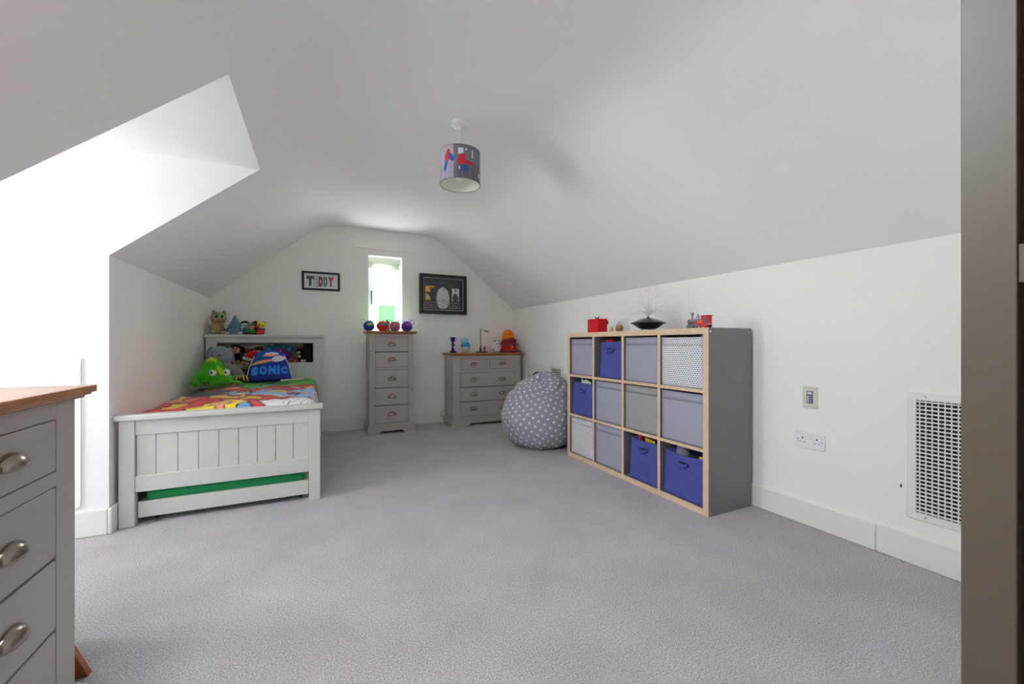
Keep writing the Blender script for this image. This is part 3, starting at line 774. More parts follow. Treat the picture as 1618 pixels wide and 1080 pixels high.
# ------------------------------------------------------------------ cube shelf unit
SX, SXB, SY0, SY1, SH = 2.086, 2.476, 1.668, 3.169, 1.122
su = thing('shelf_unit', 'grey twelve cube shelf unit with birch front edges against the right wall', 'shelf unit', (2.28, 2.4185, 0))
def board(name, x0, x1, y0, y1, z0, z1):
    b = MB().box(x0+.003, x1, y0, y1, z0, z1).build(name, M_shelf, su, world=True)
    MB().box(x0, x0+.003, y0, y1, z0, z1).build('edge_strip', M_birch, b, world=True, label='pale birch edge strip')
    return b
t = .038
board('side_panel', SX, SXB, SY0, SY0+t, t, SH-t); board('side_panel', SX, SXB, SY1-t, SY1, t, SH-t)
board('top_panel', SX, SXB, SY0, SY1, SH-t, SH); board('bottom_panel', SX, SXB, SY0, SY1, 0, t)
yy = [SY0+t]; zz = [t]; cw = (SY1-SY0-2*t-3*.022)/4; ch = (SH-2*t-2*.02)/3
cellsY = [(SY0+t+i*(cw+.022), SY0+t+i*(cw+.022)+cw) for i in range(4)][::-1]     # column 0 = far
cellsZ = [(t+i*(ch+.02), t+i*(ch+.02)+ch) for i in range(3)][::-1]               # row 0 = top
for i in range(1, 4): y = SY0+t+i*(cw+.022)-.022; board('divider', SX+.001, SXB, y, y+.022, t, SH-t)
for r in (0, 1):
    for (ya, yb) in cellsY: z = cellsZ[r][0]-.02; board('shelf', SX+.002, SXB, ya, yb, z, z+.02)
# fittings on the near side
for x in (SX+.018, SXB-.018):
    for z in (.022, SH-.022): MB().cyl((x, SY0-.0012, z), (x, SY0+.001, z), .0065, n=14).build('screw_cap', M_chrome, su, world=True, smooth=True)

def dash_mat():
    m = bpy.data.materials.new('dash_pattern_cloth'); m.use_nodes = True; nt = m.node_tree; b = nt.nodes['Principled BSDF']; b.inputs['Roughness'].default_value = .8
    tc = nt.nodes.new('ShaderNodeTexCoord'); sp_ = nt.nodes.new('ShaderNodeSeparateXYZ'); cb = nt.nodes.new('ShaderNodeCombineXYZ')
    nt.links.new(tc.outputs['Object'], sp_.inputs[0])
    nt.links.new(sp_.outputs[1], cb.inputs[0]); nt.links.new(sp_.outputs[2], cb.inputs[1])
    br = nt.nodes.new('ShaderNodeTexBrick'); nt.links.new(cb.outputs[0], br.inputs['Vector'])
    br.inputs['Color1'].default_value = lin((70, 72, 84)); br.inputs['Color2'].default_value = lin((110, 112, 124)); br.inputs['Mortar'].default_value = lin((232, 232, 236))
    br.inputs['Scale'].default_value = 1.0; br.inputs['Brick Width'].default_value = .0185; br.inputs['Row Height'].default_value = .0125; br.inputs['Mortar Size'].default_value = .0038
    br.offset = .5; br.inputs['Mortar Smooth'].default_value = .3
    nt.links.new(br.outputs[0], b.inputs['Base Color'])
    return m
M_dash = dash_mat()
M_bing = mat('grey_bin_cloth', (158, 158, 174), .8, bump=(200, .15, .001)); M_bing2 = mat('warm_grey_bin_cloth', (156, 155, 153), .8, bump=(200, .15, .001))
M_binb = mat('blue_bin_cloth', (72, 78, 152), .85, bump=(260, .25, .001), var=(30, .06))
def fabric_bin(label, ccol, row, m, w, h, blue=False, shift=0.0, sag=.0, lean=.0, seed=1, group=None):
    ya, yb = cellsY[ccol]; z0 = cellsZ[row][0]+.0005; yc = (ya+yb)/2+shift; x0 = SX+.016; D = .355
    root = thing('fabric_bin', label, 'storage box', (x0+D/2, yc, z0), 0, group)
    n = 18; vs = []; fs = []
    def pt(a, b, front=True):
        y = (a-.5)*w*(1-lean*.12*b)
        z = h*b*(1-sag*math.sin(PI*a)*b)
        wr = .004*noise.noise(Vector((a*3+seed, b*4, 1)))+(.0035*math.sin(b*46+2*a+seed)*math.exp(-((b-.83)/.09)**2) if not blue else .006*noise.noise(Vector((a*6+seed, b*7, 3))))
        x = -D/2-.005*math.sin(PI*a)*math.sin(PI*b)+wr*math.sin(PI*a)+lean*.03*b
        return (x if front else D/2, y, z)
    for j in range(n+1):
        for i in range(n+1): vs.append(pt(i/n, j/n))
    for j in range(n):
        for i in range(n): fs.append((j*(n+1)+i, j*(n+1)+i+1, (j+1)*(n+1)+i+1, (j+1)*(n+1)+i))
    mb = MB().add(vs, fs)
    A, Bq = w/2*(1-lean*.12), w/2
    xf = -D/2+lean*.03
    for s_ in (-1, 1): mb.add([(-D/2, s_*Bq, 0), (D/2, s_*Bq, 0), (D/2, s_*A, h), (xf, s_*A, h)], [(0,1,2,3)])
    mb.add([(D/2, -Bq, 0), (D/2, Bq, 0), (D/2, A, h), (D/2, -A, h)], [(0,1,2,3)])
    mb.add([(-D/2, -Bq, .001), (D/2, -Bq, .001), (D/2, Bq, .001), (-D/2, Bq, .001)], [(0,1,2,3)])
    mb.build('bin_body', m, root, smooth=True, solid=.0025)
    if not blue:
        # folded rim band
        mb = MB(); k = 14; vs = []
        for i in range(k+1):
            a = .02+.96*i/k; p = pt(a, .985); q = pt(a, .83)
            vs += [(p[0]-.002, p[1], p[2]), (q[0]-.0035, q[1], q[2])]
        mb.add(vs, [(2*i, 2*i+2, 2*i+3, 2*i+1) for i in range(k)]).build('rim_band', m, root, smooth=True, solid=.0015)
    else:
        zc = h*.80
        MB().box(-D/2-.007, -D/2-.003, -.045, .020, zc-.003, zc+.006).build('handle_slot', M_dark, root, label='dark handle opening')
        pts = [(-D/2-.008-.016*math.sin(PI*i/10), -.05+.01*i, zc+.004-.02*math.sin(PI*i/10)) for i in range(11)]
        mb = MB(); vs = []
        for p in pts: vs += [(p[0], p[1], p[2]+.006), (p[0]-.002, p[1], p[2]-.012)]
        mb.add(vs, [(2*i, 2*i+2, 2*i+3, 2*i+1) for i in range(10)]).build('handle', m, root, smooth=True, solid=.002)
    return root
G, U, P2 = M_bing, M_binb, M_dash
fabric_bin('plain grey fabric box in the top row at the far end of the shelf', 0, 0, G, .325, .318, seed=1)
fabric_bin('open blue fabric box in the top row holding red and green toys', 1, 0, U, .27, .292, True, -.022, .0, .5, seed=2)
fabric_bin('plain grey fabric box in the top row beside the dash patterned one', 2, 0, G, .325, .322, seed=3)
fabric_bin('white dash patterned fabric box in the top row at the near end', 3, 0, P2, .328, .318, seed=4)
fabric_bin('open blue fabric box in the middle row beside the beanbag', 0, 1, U, .31, .285, True, -.006, .0, .3, seed=5)
fabric_bin('plain grey fabric box in the middle row next to the blue one', 1, 1, G, .328, .325, seed=6)
fabric_bin('warmer grey fabric box in the centre of the middle row', 2, 1, M_bing2, .328, .325, seed=7)
fabric_bin('plain grey fabric box in the middle row at the near end', 3, 1, G, .325, .322, seed=8)
fabric_bin('white dash patterned fabric box in the bottom row beside the beanbag', 0, 2, P2, .328, .325, seed=9)
fabric_bin('plain grey fabric box in the bottom row between dash patterned and blue boxes', 1, 2, G, .330, .328, seed=10)
fabric_bin('open blue fabric box in the bottom row with red and yellow toys sticking out', 2, 2, U, .278, .295, True, -.018, .03, .5, seed=11)
fabric_bin('largest looking blue fabric box in the bottom row at the near end', 3, 2, U, .312, .285, True, -.004, .05, .4, seed=12)
# toys inside the bins
M_redpl = mat('red_plastic', (200, 22, 30), .35); M_yel = mat('yellow_plastic', (232, 190, 40), .4); M_olive = mat('olive_plastic', (120, 140, 60), .6); M_dkred = mat('dark_red', (120, 12, 20), .5)
def cz(row): return cellsZ[row][0]
y0 = (cellsY[1][0]+cellsY[1][1])/2-.022
tag(MB().blob((2.16, y0+.07, cz(0)+.295), (.035, .045, .022), lump=.2).blob((2.16, y0+.07, cz(0)+.16), (.03, .04, .13)).build('toy', M_redpl, smooth=True), 'red toy poking out of the top row blue box', 'toy')
lf = MB()
rl = random.Random(4)
for k in range(14): lf.blob((2.15+rl.uniform(-.02,.03), y0-.08+rl.uniform(-.03,.03), cz(0)+.295+rl.uniform(-.01,.02)), (.006, .02, .006), (rl.uniform(-1,1), rl.uniform(-1,1), rl.uniform(-1,1)), 8, 6)
lf.blob((2.16, y0-.075, cz(0)+.15), (.03, .035, .145))
tag(lf.build('toy', M_olive, smooth=True), 'olive green leafy toy in the top row blue box', 'toy')
y0 = (cellsY[0][0]+cellsY[0][1])/2
cd = MB().prism([(y0-.12, cz(1)+.03), (y0+.03, cz(1)+.03), (y0+.05, cz(1)+.325), (y0+.01, cz(1)+.305), (y0-.02, cz(1)+.32), (y0-.09, cz(1)+.30)], 0, 2.13, 2.134)
tag(cd.build('paper', mat('pale_green_card', (190, 220, 190), .6)), 'crumpled pale green paper in the middle row blue box', 'paper')
y0 = (cellsY[2][0]+cellsY[2][1])/2
tag(MB().cyl((2.15, y0+.04, cz(2)+.05), (2.14, y0+.052, cz(2)+.322), .016).build('toy', M_redpl, smooth=True), 'red stick toy leaning in the bottom row blue box', 'toy')
for k in range(4):
    yk = y0-.02-k*.024
    tag(MB().cyl((2.16, yk, cz(2)+.05), (2.14, yk+.006, cz(2)+.305-.004*k), .008).blob((2.14, yk+.006, cz(2)+.305-.004*k), .011).build('toy', M_yel, smooth=True), 'yellow rod toy in the bottom row blue box, '+('nearest the red stick toy', 'second from the red stick toy', 'third from the red stick toy', 'farthest from the red stick toy')[k], 'toy', 'yellow rod toys in the bottom row box')
y0 = (cellsY[3][0]+cellsY[3][1])/2
M_slinky = mat('clear_silver', (190, 198, 214), .2, metal=.4)
sl = MB()
for k in range(7): sl.lathe([(.048-.002*k+.003*math.cos(a), .003*math.sin(a)) for a in [2*PI*i/6 for i in range(7)]], 24, (2.165, y0+.045, cz(2)+.255+k*.009), (0, .25, 0), close=False)
sl.cyl((2.165, y0+.045, cz(2)+.03), (2.165, y0+.045, cz(2)+.26), .045, n=20)
tag(sl.build('toy', M_slinky, smooth=True), 'silvery coil toy in the near bottom blue box', 'toy')
tag(MB().blob((2.16, y0-.05, cz(2)+.235), (.04, .055, .045), lump=.3).blob((2.16, y0-.05, cz(2)+.12), (.035, .05, .11)).build('toy', mat('dark_green_toy', (30, 48, 36), .6), smooth=True), 'dark lumpy toy in the near bottom blue box', 'toy')
tag(MB().box(2.13, 2.145, y0-.135, y0-.105, cz(2)+.03, cz(2)+.29).build('toy', M_yel, bevel=.003), 'flat yellow toy upright at the near side of the near bottom box', 'toy')

# ------------------------------------------------------------------ beanbag
bb = thing('beanbag', 'grey beanbag covered in white stars between the shelf unit and far chest', 'beanbag', (2.07, 3.63, 0))
BC = Vector((2.07, 3.63, .30))
def bag_r(d):
    ct = d.z; hor = math.hypot(d.x, d.y)
    az = math.atan2(d.y, d.x)
    # superellipse-ish side, softer top
    a, b = .405, (.405 if ct > 0 else .335)
    e = 2.5 if ct < 0 else 2.15
    r = 1/((abs(hor)/a)**e+(abs(ct)/b)**e)**(1/e)
    # taller towards the back right, low saddle to the left
    top = max(0, ct)
    r *= 1+.10*top*math.cos(az-.5)
    r *= 1-.07*top*max(0, math.cos(az+2.4))
    # folds
    for (fa, fz, wd, dp) in ((-2.6, .62, .07, .035), (-1.9, .80, .09, .045), (2.6, .70, .08, .03), (-1.2, .55, .06, .02), (-1.6, .66, .05, .03)):
        dz = ct-fz-.18*math.sin(1.5*(az-fa)); da = math.cos(az-fa)
        if da > 0: r -= 1.6*dp*r*math.exp(-(dz/wd)**2)*da**2
    r += .010*noise.noise(d*4)+.005*noise.noise(d*9)
    r += .004*math.sin(az*9+2)*max(0, -ct)**1.2
    p = BC+d*r
    if p.z < .003: r = (.003-BC.z)/d.z
    # keep clear of the wall
    if (BC+d*r).x > XR-.02: r = (XR-.02-BC.x)/d.x
    if (BC+d*r).y < SY1+.012 and (BC+d*r).x > SX-.02: r = min(r, (SY1+.012-BC.y)/d.y)
    return r
nu, nv = 120, 70; vs = []; fs = []
for j in range(nv+1):
    t_ = PI*j/nv
    for i in range(nu):
        a = 2*PI*i/nu; d = Vector((math.sin(t_)*math.cos(a), math.sin(t_)*math.sin(a), math.cos(t_))); vs.append(BC+d*bag_r(d))
for j in range(nv):
    for i in range(nu): k = (i+1) % nu; fs.append((j*nu+i, (j+1)*nu+i, (j+1)*nu+k, j*nu+k))
MB().add(vs, fs).build('bag', mat('beanbag_cloth', (154, 152, 163), .9, bump=(220, .2, .0015), var=(90, .06)), bb, world=True, smooth=True)
stars = MB(); N = 560; ga = PI*(3-5**.5)
for k in range(N):
    z = 1-2*(k+.5)/N
    if z < -.80: continue
    r_ = math.sqrt(1-z*z); d = Vector((r_*math.cos(k*ga), r_*math.sin(k*ga), z))
    u = d.orthogonal().normalized(); v = d.cross(u); ph = random.uniform(0, 2*PI); S = .0175/bag_r(d)
    ring = []
    for q in range(10):
        rr_ = S if q % 2 == 0 else S*.45; a = ph+q*PI/5
        dd = (d+u*rr_*math.cos(a)+v*rr_*math.sin(a)).normalized(); ring.append(BC+dd*(bag_r(dd)+.0016))
    n0 = [BC+d*(bag_r(d)+.0018)]
    stars.add(n0+ring, [(0, 1+q, 1+(q+1) % 10) for q in range(10)])
stars.build('star_print', mat('star_white', (232, 232, 238), .85), bb, world=True, kind='stuff')
# carry strap at the top
td_ = Vector((.12, .35, .80)).normalized(); pt_ = BC+td_*bag_r(td_)
MB().tube([pt_+Vector((-.07, 0, -.02)), pt_+Vector((-.035, 0, .012)), pt_+Vector((.0, 0, .022)), pt_+Vector((.03, 0, .008))], [.009, .009, .010, .008], 8).build('strap', mat('strap_black', (30, 30, 34), .7), bb, world=True, smooth=True, label='short black carry strap')

# ------------------------------------------------------------------ pictures on the end wall
pf = thing('name_picture', 'small black framed picture spelling TEDDY in coloured letters', 'picture', (.044, 5.21, 1.642))
def frame(root, x0, x1, z0, z1, y0, y1, b, m, name='picture_frame'):
    MB().box(x0, x1, y0, y1, z0, z0+b).box(x0, x1, y0, y1, z1-b, z1).box(x0, x0+b, y0, y1, z0+b, z1-b).box(x1-b, x1, y0, y1, z0+b, z1-b).build(name, m, root, world=True, bevel=.0015)
frame(pf, -.155, .243, 1.642, 1.856, 5.198, 5.2195, .023, M_black)
M_paper = mat('white_paper', (226, 226, 232), .7)
MB().box(-.135, .223, 5.209, 5.2125, 1.662, 1.836).build('mount', M_paper, pf, world=True)
def fit_letter(o, root, x0, x1, z0, z1, y, shear=0.0):
    me = o.data; W_ = wm(root); inv = W_.inverted(); ps = [W_ @ v.co for v in me.vertices]
    a0, a1 = min(p.x for p in ps), max(p.x for p in ps); c0, c1 = min(p.z for p in ps), max(p.z for p in ps); ym = max(p.y for p in ps)
    for v, p in zip(me.vertices, ps):
        t = (p.z-c0)/(c1-c0); v.co = inv @ Vector((x0+(x1-x0)*(p.x-a0)/(a1-a0)+shear*t, y+(p.y-ym), z0+(z1-z0)*t))
lets = [('T', -.108, -.034, (72, 72, 78), 'dark grey letter T'), ('E', -.030, .014, (206, 212, 210), 'white letter E with green outline'), ('D', .019, .062, (150, 30, 56), 'dark red letter D'), ('D', .067, .112, (38, 150, 118), 'green letter D'), ('Y', .114, .178, (196, 36, 56), 'red letter Y')]
for ch_, xa, xb, c, lb in lets:
    if ch_ == 'E':
        o = text_mesh(ch_, .15, mat('letter_outline', (66, 110, 104), .7), 'letter', pf, Matrix.Translation((0, 5.2088, 1.75)) @ FACE_CAM, .0002, bold=.012, label=lb); fit_letter(o, pf, xa-.004, xb+.004, 1.686, 1.806, 5.2088)
        o = text_mesh(ch_, .15, mat('ink_E', c, .7), 'letter_face', pf, Matrix.Translation((0, 5.2084, 1.75)) @ FACE_CAM, .0002, bold=.006); fit_letter(o, pf, xa+.001, xb, 1.692, 1.80, 5.2083)
    else:
        o = text_mesh(ch_, .15, mat('ink_%d_%d' % c[:2], c, .7), 'letter', pf, Matrix.Translation((0, 5.2086, 1.75)) @ FACE_CAM, .0003, bold=.014, label=lb); fit_letter(o, pf, xa, xb, 1.688, 1.806, 5.2086)
MB().box(-.14, .23, 5.2035, 5.2045, 1.657, 1.841).build('glazing', M_picglass, pf, world=True)

cf = thing('cap_display', 'large black box frame holding a white cap between small photographs', 'picture', (1.49, 5.20, 1.412))
frame(cf, 1.18, 1.80, 1.412, 1.924, 5.155, 5.2195, .045, M_black)
frame(cf, 1.225, 1.755, 1.457, 1.879, 5.166, 5.172, .006, mat('silver_fillet', (205, 205, 212), .4), 'inner_fillet')
M_charc = mat('charcoal_card', (46, 52, 58), .8)
MB().box(1.225, 1.755, 5.208, 5.212, 1.457, 1.879).build('backing_card', M_charc, cf, world=True)
frame(cf, 1.232, 1.748, 1.464, 1.872, 5.19, 5.208, .014, mat('card_step', (28, 32, 40), .8), 'card_step')
def flat(name, x0, x1, z0, z1, y, m, label=None): return MB().box(x0, x1, y, y+.002, z0, z1).build(name, m, cf, world=True, label=label)
def card(name, x0, x1, z0, z1, m, shapes, label):
    o = flat(name, x0, x1, z0, z1, 5.204, m, label)
    w_, h_ = x1-x0, z1-z0
    for (sx, sz, rx, rz, t_, mm) in shapes:
        q = [(x0+w_*sx+rx*w_*math.cos(a)*math.cos(t_)-rz*h_*math.sin(a)*math.sin(t_), z0+h_*sz+rx*w_*math.cos(a)*math.sin(t_)+rz*h_*math.sin(a)*math.cos(t_)) for a in [2*PI*i/14 for i in range(14)]]
        q = [(min(max(a, x0), x1), min(max(b, z0), z1)) for a, b in q]
        MB().prism(q, 1, 5.2028, 5.204).build('print_shape', mm, o, world=True)
mk = lambda n, c: mat(n, c, .6)
Y_, R_, W_, K_, S_, N_ = mk('ph_yellow', (222, 186, 40)), mk('ph_red', (176, 50, 60)), mk('ph_white', (220, 218, 226)), mk('ph_black', (26, 28, 34)), mk('ph_skin', (196, 160, 140)), mk('ph_navy', (44, 54, 72))
card('photo', 1.257, 1.372, 1.590, 1.775, Y_, [(.85, .40, .35, .5, 0, K_), (.60, .82, .17, .12, .3, R_), (.75, .34, .14, .28, .2, W_), (.34, .22, .16, .12, .5, W_), (.22, .5, .22, .06, -.7, K_), (.5, .35, .1, .3, .4, K_)], 'yellow photograph')
card('photo', 1.610, 1.708, 1.590, 1.757, W_, [(.5, .22, .42, .34, 0, N_), (.5, .45, .30, .14, 0, N_), (.5, .80, .14, .13, 0, S_), (.5, .88, .15, .07, 0, K_)], 'white photograph of a person in a dark top')
card('photo', 1.252, 1.392, 1.498, 1.560, K_, [(.2, .5, .16, .34, 0, R_), (.62, .42, .24, .14, .2, mk('ph_grey', (120, 124, 134)))], 'small dark photograph on the left')
card('photo', 1.582, 1.712, 1.498, 1.560, K_, [(.5, .40, .34, .20, -.2, mk('ph_grey', (120, 124, 134))), (.5, .36, .22, .10, -.2, K_)], 'small dark photograph on the right')
for (x0, x1, z0, z1) in ((1.252, 1.392, 1.498, 1.560), (1.582, 1.712, 1.498, 1.560)):
    frame(cf, x0-.004, x1+.004, z0-.004, z1+.004, 5.2015, 5.203, .003, mat('silver_fillet', (205, 205, 212), .4), 'photo_border')
flat('title_plate', 1.455, 1.535, 1.818, 1.828, 5.205, mk('ph_grey', (120, 124, 134)))
sc = MB()
for k in range(4):
    x0 = 1.56+k*.035; sc.tube([(x0+.02*i/6, 5.206, 1.792+.008*math.sin(i*1.9+k)-.002*k) for i in range(9)], .0009, 4)
sc.build('scribble', mk('ph_grey', (120, 124, 134)), cf, world=True)
# the white cap: crown above, brim below
M_capw = mat('cap_white', (208, 210, 212), .85, bump=(160, .15, .001))
cp = MB(); nu, nv = 28, 10; vs = []; fs = []
def capo(a, k):     # outline radius
    x = .088*math.cos(a); z = .135*math.sin(a) if math.sin(a) > 0 else .145*math.sin(a)
    if math.sin(a) < 0: x = .088*(1 if math.cos(a) > 0 else -1)*abs(math.cos(a))**.6
    return x*k, z*k
for j in range(nv+1):
    k = 1-j/nv; hgt = .034*math.sqrt(max(0, 1-k*k))
    for i in range(nu):
        x, z = capo(2*PI*i/nu, k); y = hgt*(1.0 if z > -.02 else max(.35, 1+ (z+.02)*7))
        vs.append((1.488+x, 5.2055-.004-y, 1.628+z))
for j in range(nv):
    for i in range(nu): q = (i+1) % nu; fs.append((j*nu+i, j*nu+q, (j+1)*nu+q, (j+1)*nu+i))
cp.add(vs, fs).build('cap', M_capw, cf, world=True, smooth=True, label='white baseball cap')
MB().tube([(1.488+.078*math.cos(a), 5.174, 1.585+.018*math.sin(a)) for a in [PI+PI*i/12 for i in range(13)]], .0012, 5).build('brim_seam', mk('ph_grey', (120, 124, 134)), cf, world=True)
sg = MB(); sg.tube([(1.480+.016*math.cos(t*1.3)+t*.002, 5.166, 1.590+.009*math.sin(t*2)) for t in [i*.5 for i in range(22)]], .0016, 4)
sg.tube([(1.488+.010*math.cos(t)+.002*t, 5.170, 1.725+.006*math.sin(t*2.2)) for t in [i*.5 for i in range(16)]], .0014, 4)
sg.build('pen_mark', K_, cf, world=True)
MB().box(1.22, 1.76, 5.160, 5.161, 1.452, 1.884).build('glazing', M_picglass, cf, world=True)

# ------------------------------------------------------------------ things on the tall chest
TZ = 1.172
def fluffy(x, y, label, c_body, c_top, c_patch, ear, seed, r=.060):
    t = thing('fluffy_toy', label, 'soft toy', (x, y, TZ), 0, 'fluffy round toys on the tall chest')
    rr = random.Random(seed)
    MB().blob((x, y, TZ+r*.95), (r, r*.9, r*.95), lump=.08, seed=seed).build('body', plush('f%d' % seed, c_body), t, world=True, smooth=True)
    MB().fur((x, y, TZ+r*.95), (r, r*.9, r*.95), 420, .016, .003, rnd=rr, keep=lambda d: d.z > -.75 and d.z < .45).build('fur', plush('f%d' % seed, c_body), t, world=True, kind='stuff')
    MB().fur((x, y, TZ+r*.98), (r*.98, r*.9, r*.95), 260, .020, .003, rnd=rr, keep=lambda d: d.z >= .3).build('top_tuft', plush('ft%d' % seed, c_top), t, world=True, kind='stuff')
    MB().blob((x+.004, y-r*.80, TZ+r*1.25), (r*.55, r*.28, r*.30), lump=.15, seed=seed).build('face_patch', plush('fp%d' % seed, c_patch), t, world=True, smooth=True)
    for s_ in (-1, 1):
        pts = [(x+s_*(r*.55+.034*math.sin(a*.5)*1.0+.010*a/PI), y, TZ+r*1.55+.040*math.sin(a)*.5+.006*a) for a in [PI*i/10 for i in range(11)]]
        pts = [(x+s_*(r*.62+p[0]), y, TZ+r*1.35+p[1]) for p in ((-.004, 0), (.002, .030), (.014, .050), (.036, .056), (.056, .044), (.052, .020), (.032, .000), (.008, -.008))]
        MB().tube(pts, .003, 6).build('ear', mat('ear_%d' % seed, ear, .6), t, world=True, smooth=True)
    return t
fluffy(.540, 4.93, 'fluffy round toy in dark blue fur with lime patch, leftmost on the tall chest', (40, 60, 170), (50, 70, 200), (150, 210, 70), (150, 200, 90), 21)
fluffy(.680, 4.92, 'fluffy round toy in bright red fur with teal patch on the tall chest', (232, 42, 42), (240, 60, 56), (60, 170, 150), (120, 100, 90), 22)
fluffy(.828, 4.92, 'fluffy round toy in pink and orange patches on the tall chest', (196, 120, 160), (224, 110, 130), (236, 140, 110), (120, 150, 160), 23)
fluffy(.968, 4.93, 'fluffy round toy in purple fur, rightmost on the tall chest', (92, 64, 176), (140, 90, 200), (190, 80, 190), (90, 84, 140), 24)
q = thing('eyed_toy', 'small white toy with one black eye between red and pink fluffy toys', 'toy', (.754, 4.985, TZ))
MB().lathe([(0, 0), (.022, 0), (.026, .03), (.018, .07), (.024, .085), (.026, .105), (.018, .125), (0, .13)], 20, (.754, 4.985, TZ), close=False).build('body', M_white, q, world=True, smooth=True)
MB().blob((.750, 4.961, TZ+.104), (.009, .006, .011)).build('eye', M_black, q, world=True, smooth=True)
q = thing('pale_toy', 'pale lilac fuzzy toy behind the purple fluffy toy', 'toy', (.985, 5.04, TZ))
MB().blob((.985, 5.04, TZ+.07), (.055, .045, .07), lump=.1).fur((.985, 5.04, TZ+.07), (.055, .045, .07), 300, .018, .003).build('body', plush('lilac', (226, 226, 244)), q, world=True, smooth=True)
for s_ in (-1, 1): MB().blob((.985+s_*.03, 5.04, TZ+.145), (.012, .008, .02)).build('ear', plush('lilac', (226, 226, 244)), q, world=True, smooth=True)
# plain green cube lamp, translucent plastic
gl = thing('cube_lamp', 'plain green block night light standing before the small window', 'lamp', (.756, 5.08, TZ))
M_grn = bpy.data.materials.new('green_translucent'); M_grn.use_nodes = True; nt_ = M_grn.node_tree
tl_ = nt_.nodes.new('ShaderNodeBsdfTranslucent'); tl_.inputs[0].default_value = (.50, .82, .53, 1); mx_ = nt_.nodes.new('ShaderNodeMixShader'); mx_.inputs[0].default_value = .65
nt_.nodes['Principled BSDF'].inputs['Base Color'].default_value = lin((130, 210, 145))
nt_.links.new(nt_.nodes['Principled BSDF'].outputs[0], mx_.inputs[1]); nt_.links.new(tl_.outputs[0], mx_.inputs[2]); nt_.links.new(mx_.outputs[0], nt_.nodes['Material Output'].inputs[0])
M_grn2 = mat('green_cube_dark', (62, 150, 84), .5)
MB().box(.672, .840, 5.02, 5.14, TZ+.012, TZ+.310).build('cube', M_grn, gl, world=True, bevel=.003)
MB().box(.680, .832, 5.028, 5.132, TZ, TZ+.012).build('base', M_grn2, gl, world=True, bevel=.002)

# ------------------------------------------------------------------ things on the far wide chest
DZT = .91
tp = thing('trophy', 'small shiny blue trophy cup on black base on the far chest', 'trophy', (1.545, 4.95, DZT))
M_tb = mat('trophy_blue', (34, 30, 170), .2, metal=.6); M_db = mat('trophy_dark', (40, 40, 80), .3)
tx, ty = 1.545, 4.95
MB().box(tx-.038, tx+.038, ty-.028, ty+.028, DZT, DZT+.026).build('base', M_black, tp, world=True, bevel=.002)
MB().lathe([(0, .026), (.024, .026), (.018, .05), (.011, .075), (.012, .09), (0, .09)], 20, (tx, ty, DZT), close=False).build('stem', M_tb, tp, world=True, smooth=True)
MB().cyl((tx, ty-.010, DZT+.105), (tx, ty+.006, DZT+.105), .023, n=20).build('medallion', M_db, tp, world=True, smooth=True)
MB().lathe([(0, .12), (.008, .122), (.012, .135), (.026, .155), (.031, .185), (.034, .197), (.030, .197), (.024, .16), (0, .14)], 24, (tx, ty, DZT), close=False).build('cup', M_tb, tp, world=True, smooth=True)
for s_ in (-1, 1): MB().tube([(tx+s_*(.014), ty, DZT+.140), (tx+s_*.036, ty, DZT+.150), (tx+s_*.050, ty, DZT+.172), (tx+s_*.046, ty, DZT+.190), (tx+s_*.032, ty, DZT+.188)], .0035, 8).build('handle', M_tb, tp, world=True, smooth=True)
eg = thing('egg_toy', 'turquoise creature toy sitting in a white egg shell bowl on the far chest', 'toy', (1.712, 4.95, DZT))
ex, ey = 1.712, 4.95
M_shell = mat('shell', (206, 206, 212), .35, var=(70, .08))
MB().lathe([(0, 0), (.025, .002), (.053, .024), (.067, .055), (.066, .074), (.063, .074), (.064, .055), (.047, .022), (0, .006)], 28, (ex, ey, DZT), close=False).build('egg_shell', M_shell, eg, world=True, smooth=True)
M_turq = plush('turq', (70, 160, 206))
MB().blob((ex, ey, DZT+.095), (.056, .050, .052), lump=.1).build('body', M_turq, eg, world=True, smooth=True)
hd_ = MB().blob((ex-.008, ey, DZT+.145), (.034, .034, .040)); hd_.fur((ex-.008, ey, DZT+.145), (.034, .034, .04), 120, .02, .004, keep=lambda d: d.z > 0)
hd_.build('head', plush('turq2', (120, 200, 232)), eg, world=True, smooth=True)
for s_ in (-1, 1): MB().blob((ex+.012+s_*.013, ey-.047, DZT+.115), (.006, .004, .007)).build('eye', M_db, eg, world=True, smooth=True)
for s_ in (-1, 1): MB().blob((ex+s_*.046, ey-.01, DZT+.078), (.014, .012, .022), (0, s_*.5, 0)).build('wing', plush('turq3', (40, 96, 160)), eg, world=True, smooth=True)
sl_ = thing('model_street_lamp', 'dark model street lamp on a base with a red hydrant', 'model', (1.935, 4.95, DZT))
lx, ly = 1.918, 4.95; M_lampd = mat('lamp_dark', (62, 60, 58), .5)
MB().box(lx-.052, lx+.085, ly-.035, ly+.035, DZT, DZT+.014).build('base', M_lampd, sl_, world=True, bevel=.002)
MB().lathe([(0, .014), (.017, .014), (.013, .045), (.010, .075), (.0055, .095), (.0042, .30), (.006, .302), (.004, .315), (0, .318)], 14, (lx, ly, DZT), close=False).build('post', M_lampd, sl_, world=True, smooth=True)
MB().tube([(lx, ly, DZT+.287), (lx+.03, ly, DZT+.296), (lx+.058, ly, DZT+.292), (lx+.075, ly, DZT+.284)], .0028, 8).build('arm', M_lampd, sl_, world=True, smooth=True)
MB().blob((lx+.088, ly, DZT+.277), (.030, .016, .008), (0, .15, 0)).build('lamp_head', M_lampd, sl_, world=True, smooth=True)
